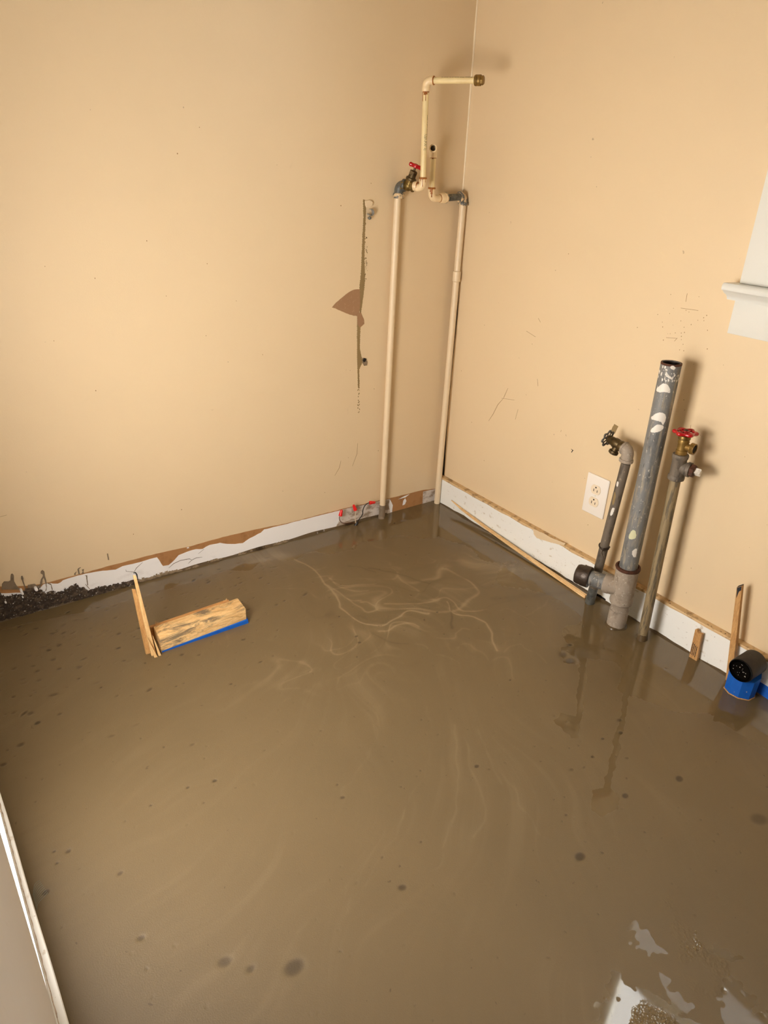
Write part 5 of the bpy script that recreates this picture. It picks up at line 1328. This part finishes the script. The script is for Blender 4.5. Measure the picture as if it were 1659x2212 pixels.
hexa(bm, [(vc.x+x, vc.y+y, -0.01) for x, y in oct_], [(vc.x+x*1.08, vc.y+y*1.06, z) for (x, y), z in zip(oct_, (0.062, 0.058, 0.053, 0.056, 0.061, 0.064, 0.060, 0.060))])
link_obj('tape_wrap', bm, 'blue_worn', t, label='blue tape wrap with scraped flecks')
bm = B(); tube(bm, [vc + Vector((x*1.04, y*1.04, 0.001)) for x, y in oct_ + oct_[:1]], 0.0016, 6); link_obj('tan_foot', bm, 'shim_dark', t, smooth=50)
bm = B(); hexa(bm, [(-0.0208, -1.295, -0.004), (-0.0208, -1.90, -0.004), (-0.0202, -1.90, -0.004), (-0.0202, -1.295, -0.004)], [(-0.0212, -1.295, 0.035), (-0.0212, -1.90, 0.034), (-0.0202, -1.90, 0.034), (-0.0202, -1.295, 0.035)])
o = link_obj('tape_strip', bm, 'blue', None, (-0.0205, -1.6, 0)); o['label'], o['category'] = 'flat blue tape strip along the right baseboard beyond the black drain', 'tape'
bm = B()

# ------------------------------------------------------------------ thin batten along the right baseboard
pts = [(-0.0245, -0.098, 0.040), (-0.026, -0.16, 0.030), (-0.034, -0.30, 0.0205), (-0.041, -0.48, 0.0125), (-0.048, -0.66, 0.0075), (-0.053, -0.775, 0.0045)]
wd = [0.0012, 0.0034, 0.0042, 0.0048, 0.0052, 0.0054]
bm = B(); rings = []
for (x, y, z), w in zip(pts, wd):
    rings.append([bm.verts.new((x+a*w, y+b*0.0, z+c*w*0.9)) for a, b, c in ((-1, 0, -1), (1, 0, -1), (1, 0, 1), (-0.6, 0, 1))])
for a, b in zip(rings, rings[1:]):
    for k in range(4):
        bm.faces.new((a[k], a[(k+1) % 4], b[(k+1) % 4], b[k]))
bm.faces.new(rings[0]); bm.faces.new(rings[-1][::-1])
o = link_obj('wood_strip', bm, 'batten', None, (-0.042, -0.45, 0)); o['label'], o['category'] = 'long thin split pine strip lying along the right baseboard', 'wood strip'

# ------------------------------------------------------------------ wires with red connectors
t = thing('electrical_wires', (-0.393, -0.018, 0), 'three loose wires with red twist caps poking up at the back wall', 'wires')
bm = B(); tube(bm, [(-0.399, -0.02, -0.01), (-0.392, -0.02, 0.004), (-0.386, -0.021, 0.010)], [0.006, 0.0058, 0.004], 12); link_obj('cable_sheath', bm, 'wire_black', t, smooth=50)
def curve_pts(P, n=4):
    return [Vector(q) for q in smooth_line3(P, n)]
def smooth_line3(pl, n):
    for _ in range(n):
        q = [pl[0]]
        for a, b in zip(pl, pl[1:]):
            q.append(tuple(a[i]*.75+b[i]*.25 for i in range(3)))
            q.append(tuple(a[i]*.25+b[i]*.75 for i in range(3)))
        q.append(pl[-1])
        pl = q
    return pl
W_ = [('wire_bare', 0.0013, [(-0.396, -0.02, 0.006), (-0.415, -0.024, 0.018), (-0.440, -0.026, 0.020), (-0.458, -0.024, 0.028), (-0.466, -0.022, 0.046), (-0.459, -0.021, 0.056)], (0.25, 0, 1), 'brown wire'),
      ('wire_white', 0.0016, [(-0.394, -0.02, 0.006), (-0.398, -0.022, 0.02), (-0.400, -0.024, 0.04), (-0.398, -0.024, 0.056), (-0.400, -0.023, 0.064)], (-0.35, 0.05, 1), 'cream wire'),
      ('wire_black', 0.0017, [(-0.390, -0.02, 0.006), (-0.384, -0.024, 0.022), (-0.370, -0.028, 0.040), (-0.374, -0.03, 0.055), (-0.366, -0.03, 0.074), (-0.350, -0.028, 0.079), (-0.340, -0.026, 0.077)], (1, -0.1, -0.12), 'black wire')]
for m, r, P, d, lab in W_:
    bm = B(); tube(bm, curve_pts(P, 3), r, 10); w = link_obj('wire', bm, m, t, smooth=60, label=lab)
    e = Vector(P[-1]); d = Vector(d).normalized()
    bm = B(); lathe(bm, [(0.0045, -0.003), (0.0066, -0.002), (0.0066, 0.004), (0.0058, 0.006), (0.0048, 0.017), (0.0036, 0.020)], e, d, 16, wob=lambda a: 1+0.05*math.sin(8*a)); link_obj('wire_cap', bm, 'nut', w, smooth=40, label='red twist cap')

# ------------------------------------------------------------------ old pipe hanger on the back wall
t = thing('pipe_hanger', (-0.358, 0, 1.04), 'broken galvanised pipe strap left in plaster lump atop the olive stripe', 'bracket')
bm = B(); prism(bm, [(x, 0.0, z) for x, z in ragged(D['plaster'], 0.003, 0.0008)], (0, -0.007, 0)); link_obj('plaster_lump', bm, 'pipe_paint', t, label='flaking cream plaster lump')
bm = B(); rings = []
for k in range(17):
    a = math.radians(100 - k*16)
    c_ = Vector((-0.3565, -0.006, 1.0225))
    q = [c_ + Vector((math.cos(a)*r_, y_, math.sin(a)*r_)) for r_, y_ in ((0.0095, -0.010), (0.0095, 0.003), (0.0082, 0.003), (0.0082, -0.010))]
    rings.append([bm.verts.new(v_) for v_ in q])
for a, b in zip(rings, rings[1:]):
    for k in range(4):
        bm.faces.new((a[k], a[(k+1) % 4], b[(k+1) % 4], b[k]))
bm.faces.new(rings[0]); bm.faces.new(rings[-1][::-1])
link_obj('strap', bm, 'strap', t, smooth=40)
bm = B(); lathe(bm, [(0.005, -0.004), (0.005, 0.004), (0.003, 0.005)], (-0.3605, -0.011, 1.0075), (-0.3, -1, 0.1), 14, wob=hexwob(6)); link_obj('bolt_head', bm, 'galv', t, smooth=35)

# ------------------------------------------------------------------ stray fibres at the left baseboard
bm = B()
for k in range(9):
    x, y = -1.622, -0.905-0.004*k
    tube(bm, curve_pts([(x, y, 0.0), (x+0.004, y+0.004, 0.010), (x+0.008+0.001*k, y+0.012, 0.012-0.0005*k), (x+0.016+0.0008*k, y+0.016, 0.009)], 2), 0.0003, 5)
o = link_obj('fibre_tuft', bm, 'fibre', None, (-1.62, -0.92, 0), smooth=60); o['label'], o['category'] = 'wispy tuft of grey fibres between the left baseboard and wet floor', 'fibres'

for o in bpy.data.objects:
    if '_o' in o:
        del o['_o']
